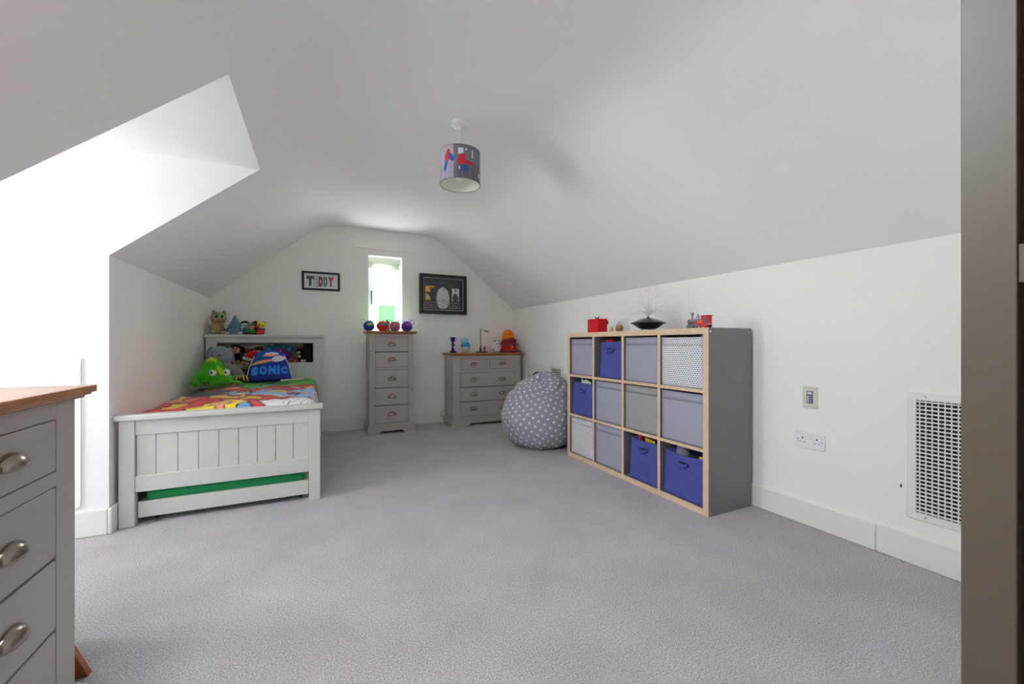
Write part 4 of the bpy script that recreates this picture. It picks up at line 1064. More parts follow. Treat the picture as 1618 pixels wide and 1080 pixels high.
MB().lathe([(0, .014), (.014, .014), (.011, .02), (.010, .06), (.014, .064), (.013, .072), (.006, .084), (0, .088)], 16, (lx+.056, ly, DZT), close=False).cyl((lx+.040, ly, DZT+.052), (lx+.072, ly, DZT+.052), .006, n=10).build('hydrant', mat('hydrant_red', (160, 36, 40), .5), sl_, world=True, smooth=True, label='red fire hydrant')
sg_ = thing('egg_toy', 'white and lilac spotted round toy beside the stacked caps', 'toy', (2.145, 4.95, DZT))
ex, ey = 2.145, 4.95; M_wb = mat('toy_white', (220, 216, 226), .5, var=(50, .05)); M_lil = mat('toy_lilac', (140, 110, 184), .5)
MB().blob((ex, ey, DZT+.056), (.062, .055, .056)).build('body', M_wb, sg_, world=True, smooth=True)
MB().blob((ex, ey, DZT+.112), (.042, .040, .036)).build('head', M_wb, sg_, world=True, smooth=True)
for s_ in (-1, 1):
    MB().blob((ex+s_*.018, ey-.036, DZT+.115), (.009, .006, .010)).build('eye', M_db, sg_, world=True, smooth=True)
    MB().blob((ex+s_*.030, ey-.002, DZT+.148), (.011, .008, .016)).build('ear', M_lil, sg_, world=True, smooth=True)
for (a, b) in ((-.045, .075), (.045, .078), (-.02, .085), (.025, .09), (-.052, .05), (.053, .052), (0, .074)):
    y_ = -.055*math.sqrt(max(0, 1-(a/.062)**2-((b-.056)/.056)**2*.8)); MB().blob((ex+a, ey+y_, DZT+b), (.009, .005, .007)).build('spot', M_lil, sg_, world=True, smooth=True)

# stacked caps
def cap(x, y, z, w, h, cd, cb, label, logo=None, cov=None):
    t = thing('baseball_cap', label, 'cap', (x, y, z), 0, 'baseball caps stacked on the far chest')
    md = mat('cap_%d_%d_%d' % cd, cd, .8, bump=(200, .15, .001)); mb_ = mat('cap_%d_%d_%d' % cb, cb, .8)
    m = MB(); nu, nv = 28, 10; vs = []; fs = []
    for j in range(nv+1):
        t_ = PI/2*j/nv
        for i in range(nu):
            a = 2*PI*i/nu; vs.append((x+w*math.cos(t_)**.75*math.cos(a), y+w*.95*math.cos(t_)**.75*math.sin(a), z+h*math.sin(t_)))
    for j in range(nv):
        for i in range(nu): k = (i+1) % nu; fs.append((j*nu+i, j*nu+k, (j+1)*nu+k, (j+1)*nu+i))
    m.add(vs, fs).build('crown', md, t, world=True, smooth=True, solid=.002)
    MB().blob((x, y, z+h+.001), (.008, .008, .004)).build('button', mb_, t, world=True, smooth=True)
    m = MB(); vs = []; fs = []; n = 14
    for i in range(n+1):
        a = PI+PI*(.12+.76*i/n)
        for k, rr in ((0, 1.0), (1, 1.28), (2, 1.5)):
            vs.append((x+w*rr*math.cos(a)*(1 if k == 0 else .93), y+w*.95*math.sin(a)*(rr if k else 1.0), z+.004+.022*math.sin(PI*(i/n))*(.5+.5*k/2)-.016*k*.5+.010))
    for i in range(n):
        for k in range(2): fs.append((i*3+k, (i+1)*3+k, (i+1)*3+k+1, i*3+k+1))
    m.add(vs, fs).build('brim', mb_, t, world=True, smooth=True, solid=.003)
    vs = [vs[i*3+2] for i in range(n+1)]
    MB().tube(vs, .0022, 6).build('brim_edge', mat('cap_piping', (150, 150, 160), .6), t, world=True, smooth=True)
    if logo:
        for (dx, dz, rx, rz, t_, cc) in logo:
            a = dx/w; yy_ = y-w*.95*math.sqrt(max(.05, 1-(dx/w)**2))*math.cos(math.asin(min(.98, dz/h)))**.75
            MB().blob((x+dx, yy_, z+dz), (rx, .004, rz), (0, t_, 0), 10, 6).build('emblem', mat('emblem_%d_%d_%d' % cc, cc, .7), t, world=True, smooth=True)
    return t
cap(2.340, 4.985, DZT+.002, .116, .140, (206, 30, 36), (24, 24, 34), 'red cap with small white and yellow emblem, lowest of the stack',
    [(-.014, .090, .014, .005, .5, (236, 236, 240)), (.012, .092, .012, .004, -.6, (44, 50, 130)), (0, .066, .017, .007, 0, (240, 170, 90)), (-.004, .048, .022, .006, 0, (240, 120, 60)), (.008, .078, .008, .010, .2, (236, 200, 60))])
cap(2.345, 5.005, DZT+.096, .108, .124, (150, 26, 40), (20, 20, 30), 'dark red cap in the middle of the stack')
cap(2.340, 5.015, DZT+.160, .088, .146, (238, 130, 28), (34, 26, 34), 'orange cap on top of the stack', [(0, .085, .012, .004, .3, (30, 30, 40))])

# ------------------------------------------------------------------ things on the shelf unit
ZS = SH
gb = thing('gift_box', 'red felt box with a bow on the far end of the shelf unit', 'box', (2.20, 2.875, ZS))
M_redf = mat('red_felt', (214, 12, 34), .9, bump=(250, .2, .001))
MB().box(2.152, 2.250, 2.80, 2.95, ZS, ZS+.108).build('box', M_redf, gb, world=True, bevel=.003)
MB().box(2.150, 2.252, 2.798, 2.952, ZS+.108, ZS+.118).build('lid', M_redf, gb, world=True, bevel=.003)
for s_ in (-1, 1): MB().tube([(2.2, 2.875, ZS+.119), (2.2, 2.875+s_*.016, ZS+.135), (2.2, 2.875+s_*.03, ZS+.140), (2.2, 2.875+s_*.022, ZS+.126), (2.2, 2.875, ZS+.121)], .003, 6).build('bow_loop', mat('bow_grey', (80, 76, 80), .5), gb, world=True, smooth=True)
MB().box(2.244, 2.256, 2.793, 2.7995, ZS+.07, ZS+.10).build('tag', M_black, gb, world=True)
gb2 = MB().blob((2.15, 2.628, ZS+.018), (.018, .018, .018)).lathe([(0, 0), (.01, 0), (.008, .004), (0, .006)], 12, (2.15, 2.628, ZS), close=False).blob((2.15, 2.628, ZS+.037), (.004, .004, .005), nu=8, nv=6)
tag(gb2.build('ornament', mat('pale_gold', (206, 196, 120), .35, metal=.6), smooth=True), 'tiny pale gold ball between red box and wooden ornament', 'ornament')
bo = thing('ornament', 'small brown wooden bell shaped ornament with brass finial on the shelf unit', 'ornament', (2.165, 2.545, ZS))
MB().lathe([(0, 0), (.018, 0), (.027, .012), (.029, .030), (.024, .050), (.010, .062), (0, .064)], 20, (2.165, 2.545, ZS), close=False).build('body', mat('turned_wood', (150, 118, 74), .5, var=(60, .2)), bo, world=True, smooth=True)
MB().lathe([(.0285, .025), (.0305, .028), (.0305, .033), (.0285, .036)], 20, (2.165, 2.545, ZS)).build('band', mat('brass', (176, 148, 80), .35, metal=.8), bo, world=True, smooth=True)
MB().lathe([(0, .062), (.006, .063), (.004, .07), (.006, .076), (0, .084)], 10, (2.165, 2.545, ZS), close=False).build('finial', mat('brass', (176, 148, 80), .35, metal=.8), bo, world=True, smooth=True)
sm = MB().lathe([(0, 0), (.010, 0), (.012, .01), (.006, .02), (.009, .028), (.005, .038), (0, .04)], 12, (2.12, 2.585, ZS), close=False)
tag(sm.build('figurine', mat('gilt', (190, 170, 140), .4, metal=.4), smooth=True), 'tiny gilt figure in front of the wooden ornament', 'figurine')
fl = thing('fibre_optic_lamp', 'black saucer shaped lamp with a spray of clear fibres on shelf unit', 'lamp', (2.23, 2.285, ZS))
FX, FYc = 2.22, 2.290; M_sau = mat('saucer_black', (26, 26, 28), .22, coat=.5)
MB().lathe([(0, .010), (.052, .012), (.078, .026), (.105, .046), (.124, .053), (.128, .057), (.124, .061), (.092, .074), (.058, .088), (.026, .096), (.012, .097), (.012, .104), (0, .104)], 48, (FX, FYc, ZS), close=False).build('saucer', M_sau, fl, world=True, smooth=True)
for k in range(3): a = k*2.1+.5; MB().cyl((FX+.044*math.cos(a), FYc+.044*math.sin(a), ZS), (FX+.044*math.cos(a), FYc+.044*math.sin(a), ZS+.014), .007, n=12).build('foot', M_silverp, fl, world=True)
MB().cyl((FX, FYc, ZS+.102), (FX, FYc, ZS+.114), .008, n=14).build('collar', mat('collar', (200, 196, 180), .4), fl, world=True, smooth=True)
rf = random.Random(12); fb = MB()
for k in range(320):
    az = rf.uniform(0, 2*PI); el = rf.choice((rf.uniform(.05, .5), rf.uniform(.1, .9), rf.uniform(.7, 1.5)))
    L = rf.uniform(.19, .27); drop = .10*(math.cos(el)**2)*rf.uniform(.5, 1.2)
    p0 = Vector((FX+rf.uniform(-.006, .006), FYc+rf.uniform(-.006, .006), ZS+.110))
    pts = []
    for i in range(7):
        s_ = i/6; e2 = PI/2+(el-PI/2)*min(1, s_*3)
        pts.append(p0+Vector((math.cos(az)*math.cos(el)*L*s_**1.15, math.sin(az)*math.cos(el)*L*s_**1.15, (math.sin(el)*L*s_+.03*math.sin(PI*min(1, s_*1.2)))-drop*s_*s_)))
    fb.tube(pts, [.00042]*6+[.0003], 3)
mfib = bpy.data.materials.new('fibre'); mfib.use_nodes = True; nt_ = mfib.node_tree; pb_ = nt_.nodes['Principled BSDF']
pb_.inputs['Base Color'].default_value = (.9, .88, .82, 1); pb_.inputs['Alpha'].default_value = .45; pb_.inputs['Roughness'].default_value = .3; fb.build('fibres', mfib, fl, world=True, kind='stuff', label='fine translucent fibre spray')
tn = thing('toy_train', 'red and silver toy steam engine at the near end of the shelf unit', 'toy', (2.125, 1.762, ZS))
TX = 2.125; M_trn = mat('train_red', (206, 36, 30), .35); M_bl = mat('train_blue', (70, 100, 150), .4)
MB().box(TX-.022, TX+.022, 1.69, 1.83, ZS+.016, ZS+.026).build('chassis', M_silverp, tn, world=True, bevel=.002)
MB().cyl((TX, 1.735, ZS+.042), (TX, 1.832, ZS+.042), .017, n=20).build('boiler', M_silverp, tn, world=True, smooth=True)
MB().cyl((TX, 1.832, ZS+.042), (TX, 1.838, ZS+.042), .018, n=20).build('smokebox', M_trn, tn, world=True, smooth=True)
MB().box(TX-.019, TX+.019, 1.735, 1.80, ZS+.026, ZS+.036).build('running_board', M_trn, tn, world=True, bevel=.001)
MB().box(TX-.021, TX+.021, 1.690, 1.735, ZS+.024, ZS+.072).build('cab', M_trn, tn, world=True, bevel=.002)
MB().box(TX-.025, TX+.025, 1.684, 1.741, ZS+.072, ZS+.076).build('cab_roof', M_trn, tn, world=True, bevel=.001)
MB().box(TX-.0225, TX-.0205, 1.700, 1.716, ZS+.030, ZS+.066).build('cab_window', M_bl, tn, world=True)
MB().box(TX-.023, TX-.0205, 1.722, 1.76, ZS+.028, ZS+.05).build('side_plate', mat('train_orange', (222, 90, 40), .4), tn, world=True, bevel=.001)
MB().box(TX-.0238, TX-.0228, 1.728, 1.742, ZS+.038, ZS+.043).build('plate_mark', M_yel, tn, world=True)
MB().lathe([(0, .055), (.006, .055), (.006, .078), (.010, .09), (.011, .098), (0, .098)], 16, (TX, 1.815, ZS), close=False).build('funnel', M_silverp, tn, world=True, smooth=True)
MB().lathe([(0, .055), (.008, .055), (.009, .072), (.005, .082), (.002, .09), (0, .09)], 16, (TX, 1.775, ZS), close=False).build('dome', M_silverp, tn, world=True, smooth=True)
for s_ in (-1, 1):
    for yy_, r_ in ((1.705, .014), (1.735, .014), (1.770, .012), (1.800, .009), (1.822, .009)):
        o = MB().cyl((TX+s_*.018, yy_, ZS+r_), (TX+s_*.024, yy_, ZS+r_), r_, n=16).build('wheel', M_silverp if r_ < .013 else M_trn, tn, world=True, smooth=True)
    MB().cyl((TX+s_*.0255, 1.70, ZS+.014), (TX+s_*.0255, 1.79, ZS+.014), .0015, n=6).build('coupling_rod', M_silverp, tn, world=True)
MB().prism([(1.832, ZS+.004), (1.848, ZS+.004), (1.838, ZS+.024), (1.832, ZS+.024)], 0, TX-.02, TX+.02).build('buffer', M_silverp, tn, world=True)

# ------------------------------------------------------------------ soft toys
def soft(name, label, loc, group): return thing(name, label, 'soft toy', loc, 0, group)
def part(root, name, c, items, label=None, fur=None, mm=None):
    m = MB()
    for it in items: m.blob(it[0], it[1], it[2] if len(it) > 2 else (0, 0, 0), 16, 12, lump=.05, ls=3)
    if fur:
        for it in items: m.fur(it[0], it[1], fur[0], fur[1], fur[2], it[2] if len(it) > 2 else (0,0,0), keep=lambda d: d.z > -.5)
    return m.build(name, mm or plush('%d_%d_%d' % c, c), root, world=True, smooth=True, label=label)
def eyes(root, pts, r=.006, c=(14, 14, 16)):
    for p in pts: MB().blob(p, (r, r*.7, r*1.15), nu=10, nv=8).build('eye', mat('eye_%d' % c[0], c, .15), root, world=True, smooth=True)
HT = 1.1215; Yh = 5.05; g1 = 'soft toys on the headboard top'
# robed plush, generic
r_ = soft('plush_toy', 'large pale green plush with upright ears in a sandy coat on the headboard', (-.90, Yh, HT), g1)
part(r_, 'body', (178, 152, 116), [((-.915, Yh, HT+.068), (.070, .058, .070))])
part(r_, 'hood', (168, 142, 110), [((-.915, Yh+.022, HT+.165), (.070, .050, .066))])
part(r_, 'head', (150, 172, 138), [((-.893, Yh-.022, HT+.172), (.060, .046, .046))])
part(r_, 'muzzle', (176, 128, 84), [((-.897, Yh-.050, HT+.145), (.036, .022, .018))])
for s_, x in ((-1, -.945), (1, -.862)): part(r_, 'ear', (136, 152, 120), [((x, Yh, HT+.212), (.020, .014, .036), (0, s_*.12, 0))])
for x in (-.868, -.955): part(r_, 'arm', (168, 142, 110), [((x, Yh-.045, HT+.085), (.022, .022, .036), (0, .5 if x < -.9 else -.5, 0))])
for x in (-.86, -.95): part(r_, 'foot', (140, 164, 128), [((x, Yh-.055, HT+.022), (.026, .030, .022))])
eyes(r_, [(-.912, Yh-.068, HT+.178), (-.868, Yh-.064, HT+.180)], .010)
# blue cone
r_ = soft('plush_toy', 'blue grey fuzzy cone shaped plush with small white wings on the headboard', (-.765, Yh-.02, HT), g1)
MB().lathe([(0, 0), (.068, .002), (.076, .03), (.070, .065), (.050, .10), (.028, .145), (.010, .19), (0, .20)], 20, (-.765, Yh-.02, HT), close=False).fur((-.765, Yh-.02, HT+.05), (.072, .072, .07), 260, .014, .004, keep=lambda d: d.z > -.3).build('body', plush('cone_blue', (98, 130, 158)), r_, world=True, smooth=True)
for s_ in (-1, 1): part(r_, 'wing', (176, 190, 194), [((-.765+s_*.072, Yh-.06, HT+.075), (.016, .012, .024), (0, s_*.5, 0))])
for s_ in (-1, 1): part(r_, 'foot', (190, 196, 190), [((-.765+s_*.055, Yh-.075, HT+.014), (.022, .024, .014))])
eyes(r_, [(-.785, Yh-.085, HT+.072), (-.750, Yh-.087, HT+.072)], .005)
def doll(label, x, y, z, h, hair, skin, top, hat=None, group=g1, trousers=None, eye=True):
    r_ = soft('small_doll', label, (x, y, z), group); k = h/.12
    part(r_, 'body', top, [((x, y, z+.030*k), (.026*k, .022*k, .032*k))])
    hm = part(r_, 'head', skin, [((x, y-.004*k, z+.082*k), (.031*k, .027*k, .028*k))])
    part(r_, 'hair', hair, [((x, y+.004*k, z+.096*k), (.034*k, .029*k, .025*k))])
    if hat: 
        part(r_, 'hat', hat, [((x, y, z+.107*k), (.033*k, .030*k, .018*k))])
        MB().lathe([(.034*k, 0), (.037*k, .002), (.034*k, .005)], 20, (x, y-.002, z+.096*k)).build('hat_band', plush('band_red', (150, 40, 36)), r_, world=True, smooth=True)
    for s_ in (-1, 1):
        part(r_, 'arm', top, [((x+s_*.030*k, y-.006*k, z+.040*k), (.009*k, .009*k, .02*k), (0, -s_*.5, 0))])
        part(r_, 'foot', trousers or hair, [((x+s_*.014*k, y-.024*k, z+.009*k), (.011*k, .016*k, .009*k))])
    if eye: eyes(r_, [(x-.011*k, y-.030*k, z+.082*k), (x+.011*k, y-.030*k, z+.082*k)], .0038*k)
    return r_
doll('small black haired doll in blue peeping behind the blue cone plush', -.685, Yh+.035, HT, .145, (18, 16, 20), (206, 208, 214), (90, 130, 160))
doll('small doll with green hat and pink face on the headboard', -.620, Yh-.03, HT, .120, (60, 30, 24), (206, 148, 132), (64, 150, 66), (66, 122, 76))
doll('small dark haired doll in red behind the green hat doll', -.585, Yh+.035, HT, .145, (24, 14, 16), (130, 92, 90), (170, 30, 34))
r_ = soft('plush_toy', 'yellow cat eared plush with pink feet, rightmost on the headboard', (-.535, Yh-.02, HT), g1)
part(r_, 'body', (206, 60, 60), [((-.535, Yh-.02, HT+.034), (.038, .028, .034))])
part(r_, 'head', (222, 208, 60), [((-.528, Yh-.022, HT+.092), (.046, .032, .038))])
for s_ in (-1, 1): part(r_, 'ear', (222, 190, 50), [((-.528+s_*.034, Yh-.02, HT+.128), (.012, .010, .018))])
part(r_, 'scarf', (50, 74, 130), [((-.53, Yh-.026, HT+.060), (.040, .028, .010))])
part(r_, 'cheek', (200, 40, 44), [((-.562, Yh-.040, HT+.082), (.015, .013, .014))]); part(r_, 'muzzle', (196, 220, 196), [((-.525, Yh-.052, HT+.078), (.014, .009, .010))])
eyes(r_, [(-.545, Yh-.053, HT+.100), (-.510, Yh-.052, HT+.094)], .0065)
for x in (-.558, -.515): part(r_, 'foot', (226, 50, 110), [((x, Yh-.045, HT+.014), (.017, .02, .014))])

# inside the headboard shelf
CZ = .8225; Yc = 5.055; g2 = 'soft toys in the headboard shelf'
r_ = soft('plush_toy', 'brown soft toy half hidden in the left end of headboard shelf', (-.865, 5.08, CZ), g2)
part(r_, 'body', (120, 104, 88), [((-.865, 5.08, CZ+.07), (.05, .045, .07))]); part(r_, 'head', (132, 114, 96), [((-.868, 5.07, CZ+.158), (.045, .04, .036), (0, .4, 0))]); part(r_, 'ear', (110, 94, 80), [((-.89, 5.06, CZ+.185), (.016, .01, .014))])
eyes(r_, [(-.88, 5.03, CZ+.165), (-.855, 5.03, CZ+.165)], .005)
r_ = soft('plush_toy', 'black plush puppy with pinkish muzzle and floppy ears in headboard shelf', (-.76, 5.04, CZ), g2)
part(r_, 'body', (24, 20, 24), [((-.76, 5.05, CZ+.055), (.048, .042, .058))])
part(r_, 'head', (22, 18, 22), [((-.757, 5.04, CZ+.145), (.060, .045, .050))])
part(r_, 'muzzle', (196, 146, 128), [((-.755, 5.005, CZ+.136), (.038, .022, .036)), ((-.755, 4.99, CZ+.120), (.022, .016, .015))])
for s_ in (-1, 1): part(r_, 'ear', (20, 16, 20), [((-.757+s_*.066, 5.035, CZ+.128), (.020, .018, .050), (0, -s_*.25, 0))])
part(r_, 'nose', (10, 10, 12), [((-.752, 4.974, CZ+.128), (.008, .006, .006))])
eyes(r_, [(-.768, 4.986, CZ+.150), (-.742, 4.986, CZ+.150)], .006)
for x in (-.785, -.735): part(r_, 'paw', (214, 160, 40), [((x, 5.0, CZ+.018), (.018, .026, .018))])
r_ = soft('plush_toy', 'red plush bear with white cheek patches in the headboard shelf', (-.648, 5.04, CZ), g2)
part(r_, 'body', (130, 16, 30), [((-.648, 5.05, CZ+.040), (.040, .034, .042))])
part(r_, 'head', (150, 18, 32), [((-.648, 5.04, CZ+.108), (.046, .038, .042))])
for s_ in (-1, 1):
    part(r_, 'ear', (130, 16, 30), [((-.648+s_*.034, 5.045, CZ+.142), (.014, .010, .013))]); part(r_, 'cheek_patch', (196, 190, 190), [((-.648+s_*.024, 5.006, CZ+.096), (.011, .006, .007))])
    part(r_, 'leg', (140, 20, 36), [((-.648+s_*.028, 5.0, CZ+.020), (.018, .026, .020))]); part(r_, 'arm', (110, 24, 60), [((-.648+s_*.044, 5.03, CZ+.05), (.013, .013, .026), (0, -s_*.5, 0))])
eyes(r_, [(-.662, 4.998, CZ+.116), (-.634, 4.998, CZ+.116)], .005)
r_ = doll('doll in red topped dark hat and green clothes in headboard shelf', -.555, 5.04, CZ, .165, (52, 40, 38), (176, 128, 110), (44, 60, 48), (44, 56, 46), g2, (130, 22, 28))
part(r_, 'hat_crown', (140, 20, 34), [((-.545, 5.035, CZ+.165), (.036, .026, .013))])
r_ = soft('plush_toy', 'large fluffy purple plush with round teal ears in the headboard shelf', (-.37, 5.05, CZ), g2)
part(r_, 'body', (124, 30, 130), [((-.37, 5.06, CZ+.085), (.115, .050, .085))], fur=(520, .020, .006))
part(r_, 'crest', (30, 120, 128), [((-.37, 5.06, CZ+.165), (.070, .035, .028))], fur=(160, .02, .006))
for s_ in (-1, 1):
    e_ = part(r_, 'ear', (26, 90, 150), [((-.37+s_*.098, 5.04, CZ+.148), (.040, .018, .040))], fur=(140, .012, .005))
    MB().blob((-.37+s_*.098, 5.022, CZ+.146), (.024, .008, .024)).build('inner_ear', plush('inner_ear', (70, 140, 170)), e_, world=True, smooth=True)
eyes(r_, [(-.41, 5.0, CZ+.10), (-.33, 5.0, CZ+.10)], .010)
r_ = soft('plush_toy', 'black and red plush fox with white paws right of the purple plush', (-.165, 5.04, CZ), g2)
part(r_, 'body', (20, 16, 18), [((-.165, 5.05, CZ+.050), (.036, .034, .052))])
part(r_, 'head', (22, 18, 20), [((-.168, 5.04, CZ+.118), (.045, .036, .040))])
part(r_, 'muzzle', (196, 150, 96), [((-.182, 5.005, CZ+.108), (.020, .016, .016))]); part(r_, 'chest', (220, 220, 220), [((-.175, 5.018, CZ+.066), (.014, .010, .014))])
for s_ in (-1, 1):
    part(r_, 'ear', (176, 28, 30), [((-.168+s_*.030, 5.04, CZ+.160), (.013, .010, .022), (0, s_*.4, 0))]); part(r_, 'arm', (160, 26, 30), [((-.165+s_*.040, 5.02, CZ+.05), (.012, .012, .028), (0, -s_*.7, 0))])
for x, c in ((-.235, (170, 30, 30)), (-.195, (176, 34, 38)), (-.150, (206, 206, 206)), (-.122, (206, 206, 206))): part(r_, 'paw', c, [((x, 5.0, CZ+.016), (.015, .022, .016))])
eyes(r_, [(-.186, 4.998, CZ+.126), (-.160, 5.002, CZ+.126)], .005)
bk = thing('cushion', 'black cushion filling the right end of the headboard shelf', 'cushion', (-.088, 5.05, CZ))
MB().box(-.138, -.040, 4.995, 5.13, CZ, CZ+.205).build('cushion_cover', mat('black_cloth', (10, 10, 12), .95), bk, world=True, bevel=.02)
MB().tube([(-.138, 4.998, CZ+.005), (-.040, 4.998, CZ+.005)], .004, 6).build('piping', mat('black_cloth', (10, 10, 12), .95), bk, world=True)

# on the bed
g3 = 'soft toys on the bed'
def duvet_z(x, y, r=.04):
    m = (np.abs(GX-x) < r) & (np.abs(GY-y) < r); return float(Zf[m].max())
ZB = duvet_z(-.62, 4.50, .06)-.002
r_ = soft('plush_toy', 'bright green furry dragon plush with yellow crests on the bed', (-.80, 4.32, ZB), g3)
gx_, gy_ = -.815, 4.33; GR = (74, 184, 28)
part(r_, 'body', GR, [((gx_, gy_, ZB+.085), (.125, .11, .088)), ((gx_-.005, gy_+.01, ZB+.145), (.085, .08, .078))], fur=(420, .018, .006))
part(r_, 'snout', (84, 190, 40), [((gx_+.075, gy_-.045, ZB+.060), (.075, .06, .052), (0, .25, 0))], fur=(160, .014, .006))
part(r_, 'tail', (80, 190, 36), [((gx_+.165, gy_-.02, ZB+.022), (.055, .03, .016), (0, .2, 0))])
YC = (196, 224, 36)
part(r_, 'crest', YC, [((gx_-.03+i*.022, gy_-.02, ZB+.222-.012*abs(i-1)), (.014, .016, .022)) for i in range(3)], fur=(40, .012, .006))
part(r_, 'brow_crest', YC, [((gx_+.050+i*.010, gy_-.085, ZB+.150-i*.016), (.012, .014, .018)) for i in range(4)], fur=(30, .010, .005))
for x, y in ((gx_+.012, gy_-.098), (gx_+.108, gy_-.080)):
    e_ = MB().blob((x, y, ZB+.112), (.026, .016, .030), (0, .5, 0)).build('eye', mat('eye_white', (232, 230, 240), .3), r_, world=True, smooth=True)
    MB().blob((x-.006, y-.014, ZB+.116), (.008, .005, .009)).build('pupil', mat('eye_14', (14, 14, 16), .15), e_, world=True, smooth=True)
for x in (gx_-.11, gx_+.02): part(r_, 'foot', GR, [((x, gy_-.09, ZB+.028), (.038, .034, .028))], fur=(80, .012, .005))
part(r_, 'nose_bump', (84, 196, 40), [((gx_-.115, gy_-.03, ZB+.062), (.028, .03, .03))])
r_ = soft('plush_toy', 'grey long eared bunny plush with large round head on the bed', (-.80, 4.66, ZB), g3)
bx, by = -.82, 4.66; GY_ = (136, 146, 156)
part(r_, 'head', GY_, [((bx, by-.02, ZB+.240), (.096, .080, .100))])
part(r_, 'body', (128, 132, 138), [((bx+.0, by+.03, ZB+.085), (.09, .085, .11))])
part(r_, 'ear', (122, 132, 144), [((bx-.090, by-.01, ZB+.225), (.030, .035, .115), (0, .18, 0))])
part(r_, 'ear', (122, 132, 144), [((bx+.080, by+.03, ZB+.24), (.022, .03, .10), (0, -.2, 0))])
part(r_, 'leg', (136, 134, 128), [((bx+.115, by-.10, ZB+.10), (.055, .05, .115), (0, -.9, 0))]); part(r_, 'foot', (128, 146, 126), [((bx+.135, by-.12, ZB+.045), (.068, .045, .026), (0, -.25, 0))])
eyes(r_, [(bx+.006, by-.103, ZB+.258), (bx-.05, by-.095, ZB+.258)], .006)
MB().tube([(bx-.012, by-.106, ZB+.25), (bx+.004, by-.109, ZB+.246), (bx+.02, by-.106, ZB+.25)], .0015, 5).build('stitching', K_, r_, world=True)
r_ = soft('elf_doll', 'elf doll in red hat with white band leaning by the headboard', (-.64, 4.74, ZB), g3)
ex, ey = -.612, 4.785
part(r_, 'body', (56, 84, 56), [((ex+.02, ey+.03, ZB+.075), (.055, .045, .075))])
part(r_, 'head', (186, 142, 118), [((ex-.01, ey, ZB+.160), (.060, .050, .046), (0, .35, 0))])
part(r_, 'hair', (46, 20, 18), [((ex+.0, ey+.010, ZB+.180), (.068, .052, .032), (0, .35, 0))])
MB().lathe([(.070, .0), (.074, .008), (.073, .026), (.066, .030), (.066, .0)], 24, (ex+.012, ey+.008, ZB+.188), (0, .35, 0), close=False).build('hat_band', plush('hat_white', (212, 208, 214)), r_, world=True, smooth=True)
MB().lathe([(.066, 0), (.060, .025), (.045, .055), (.025, .078), (.006, .088), (0, .089)], 20, (ex+.020, ey+.008, ZB+.210), (0, .5, 0), close=False).build('hat', plush('hat_red', (186, 14, 22)), r_, world=True, smooth=True)
part(r_, 'ear', (196, 150, 126), [((ex-.062, ey, ZB+.172), (.010, .008, .018))]); part(r_, 'ear', (196, 150, 126), [((ex+.052, ey-.02, ZB+.138), (.012, .008, .016))])
part(r_, 'leg', (200, 188, 174), [((ex-.005, ey-.15, ZB+.026), (.030, .080, .024), (0, 0, -.3))]); 
for s_ in (-1, 1): part(r_, 'arm', (50, 78, 52), [((ex+.02+s_*.055, ey-.01, ZB+.085), (.017, .017, .045), (0, s_*.6, 0))])
eyes(r_, [(ex-.03, ey-.05, ZB+.160), (ex+.012, ey-.05, ZB+.150)], .006)
r_ = thing('felt_ball', 'mustard yellow soft ball beside the elf doll hat', 'ball', (-.585, 4.87, ZB)); 
MB().blob((-.590, 4.885, ZB+.210), (.030, .040, .040)).build('ball', plush('mustard', (206, 136, 20)), r_, world=True, smooth=True)
MB().lathe([(0, 0), (.03, 0), (.028, .10), (.02, .18), (0, .19)], 14, (-.590, 4.885, ZB), close=False).build('ball_stem', plush('mustard_dark', (150, 110, 50)), r_, world=True, smooth=True)
r_ = thing('striped_toy', 'small yellow and black striped toy lying on the duvet', 'toy', (-.62, 4.40, ZB))
MB().blob((-.615, 4.42, ZB+.035), (.062, .032, .032), (0, -.2, .1)).build('body', mat('stripe_black', (34, 28, 22), .8), r_, world=True, smooth=True)
for k in range(4): MB().lathe([(.0328-.004*abs(k-1.5), -.006), (.0335-.004*abs(k-1.5), .006)], 18, (-.655+k*.026, 4.42, ZB+.030+k*.005), (0, 1.37, .1)).build('stripe', mat('stripe_yellow', (222, 184, 30), .8), r_, world=True, smooth=True)
# blue cushion bag with lettering
cb = thing('cushion_bag', 'royal blue drawstring cushion bag with light blue SONIC lettering', 'bag', (-.41, 4.55, ZB))
tilt = Matrix.Translation((-.408, 4.50, ZB+.012)) @ Matrix.Rotation(-.55, 4, 'X') @ Matrix.Rotation(-.04, 4, 'Y')
M_bblue = mat('bag_blue', (14, 46, 140), .8, bump=(60, .25, .004)); M_bblue2 = mat('bag_mid_blue', (20, 80, 172), .8); M_lb = mat('bag_light_blue', (36, 138, 232), .7)
def bag_w(t): return .205*(1-t)**.55*(1) + .0 if t > 1 else (.205-.10*t**1.3)
H_ = .335; vs = []; fs = []; nu, nv = 32, 18
for j in range(nv+1):
    t_ = j/nv; hw = (.190-.070*t_**1.2)*(1 if t_ < .85 else math.sqrt(max(0, 1-((t_-.85)/.16)**2))); th_ = .055*math.sin(PI*min(1, t_*.9+.1))**.6+.004
    for i in range(nu):
        a = 2*PI*i/nu; c_, s_ = math.cos(a), math.sin(a)
        x = hw*(abs(c_)**.7)*(1 if c_ > 0 else -1); y = th_*s_*(1-.3*abs(c_)**4)
        v = tilt @ Vector((x, y, H_*t_+.004*noise.noise(Vector((x*20, y*20, t_*6))))); vs.append(tuple(v))
for j in range(nv):
    for i in range(nu): k = (i+1) % nu; fs.append((j*nu+i, j*nu+k, (j+1)*nu+k, (j+1)*nu+i))
fs += [tuple(range(nu))[::-1], tuple(nv*nu+i for i in range(nu))]
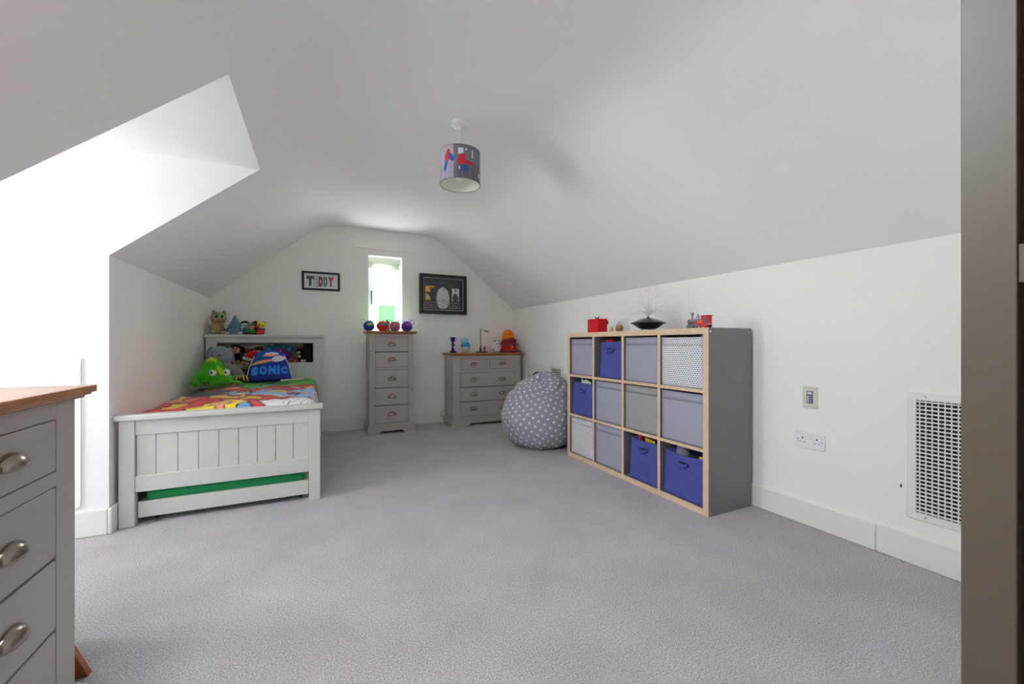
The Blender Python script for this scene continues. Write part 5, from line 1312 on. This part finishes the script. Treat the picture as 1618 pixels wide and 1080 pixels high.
MB().add(vs, fs).build('bag_body', M_bblue, cb, world=True, smooth=True)
def onbag(x, z, d=.0): 
    t_ = z/H_; return -(.055*math.sin(PI*min(1, t_*.9+.1))**.6+.004)*math.sqrt(max(0, 1-min(1, abs(x)/(.190-.070*t_**1.2))**2.6))-.001-d
def applique(name, pts, m, d=0.0, label=None, y=None):
    # flat patch following the bag face: fan around centroid, subdivided
    cx = sum(p[0] for p in pts)/len(pts); cz_ = sum(p[1] for p in pts)/len(pts); vs = [(cx, onbag(cx, cz_, d), cz_)]; rings = 4; n = len(pts)
    for r in range(1, rings+1):
        for p in pts: x = cx+(p[0]-cx)*r/rings; z = cz_+(p[1]-cz_)*r/rings; vs.append((x, onbag(x, z, d), z))
    fs = [(0, 1+i, 1+(i+1) % n) for i in range(n)]
    for r in range(1, rings):
        for i in range(n): k = (i+1) % n; fs.append((1+(r-1)*n+i, 1+r*n+i, 1+r*n+k, 1+(r-1)*n+k))
    return MB().add([tuple(tilt @ Vector(v)) for v in vs], fs).build(name, m, cb, world=True, smooth=True, solid=.0012, label=label)
def ell(cx, cz_, rx, rz, t=0, n=20): return [(cx+rx*math.cos(a)*math.cos(t)-rz*math.sin(a)*math.sin(t), cz_+rx*math.cos(a)*math.sin(t)+rz*math.sin(a)*math.cos(t)) for a in [2*PI*i/n for i in range(n)]]
applique('patch', ell(-.02, .235, .125, .085), M_bblue2, label='mid blue patch')
applique('patch', ell(.075, .205, .062, .034, .35), mat('patch_white', (216, 214, 226), .8), .002, label='white patch')
applique('patch', ell(-.060, .175, .10, .018, .18), mat('patch_tan', (226, 166, 96), .8), .0025, label='tan patch')
applique('patch', ell(.02, .265, .062, .022, -.05), mat('patch_white', (216, 214, 226), .8), .0025, label='pale patch')
applique('patch', ell(.0, .245, .055, .013, -.03), mat('patch_tan', (226, 166, 96), .8), .004, label='tan patch')
# letters, moulded to the bag face
boxes = [(-.148, -.088), (-.080, -.016), (-.006, .056), (.066, .088), (.098, .152)]
for k, ch_ in enumerate('SONIC'):
    o = text_mesh(ch_, .112, M_lb, 'letter', cb, Matrix.Identity(4), .0008, bold=.009, label='light blue letter '+ch_)
    me = o.data; W_ = wm(cb); inv = W_.inverted(); ps = [W_ @ v.co for v in me.vertices]
    a0, a1 = min(p.x for p in ps), max(p.x for p in ps); c0, c1 = min(p.y for p in ps), max(p.y for p in ps)
    xa, xb = boxes[k]; z0_, z1_ = (.040, .128) if k < 4 else (.044, .120)
    for v, p in zip(me.vertices, ps):
        lx_ = xa+(xb-xa)*(p.x-a0)/(a1-a0); lz_ = z0_+(z1_-z0_)*(p.y-c0)/(c1-c0)
        v.co = inv @ (tilt @ Vector((lx_, onbag(lx_, lz_, .0022)-p.z, lz_)))
for s_ in (-1, 1): MB().tube([tuple(tilt @ Vector(p)) for p in ((s_*.184, -.01, .03), (s_*.165, -.03, .14), (s_*.128, -.02, .25), (s_*.09, .0, .33))], .0035, 6).build('drawstring', mat('cord_white', (206, 210, 220), .8), cb, world=True, smooth=True)
pn = MB().cyl((-.30, 4.40, ZB+.018), (-.115, 4.46, ZB+.022), .006, n=10).blob((-.30, 4.40, ZB+.018), (.012, .012, .010)); tag(pn.build('white_stick', mat('stick_white', (226, 220, 214), .6), smooth=True), 'thin white stick lying on the green end of the duvet', 'stick')
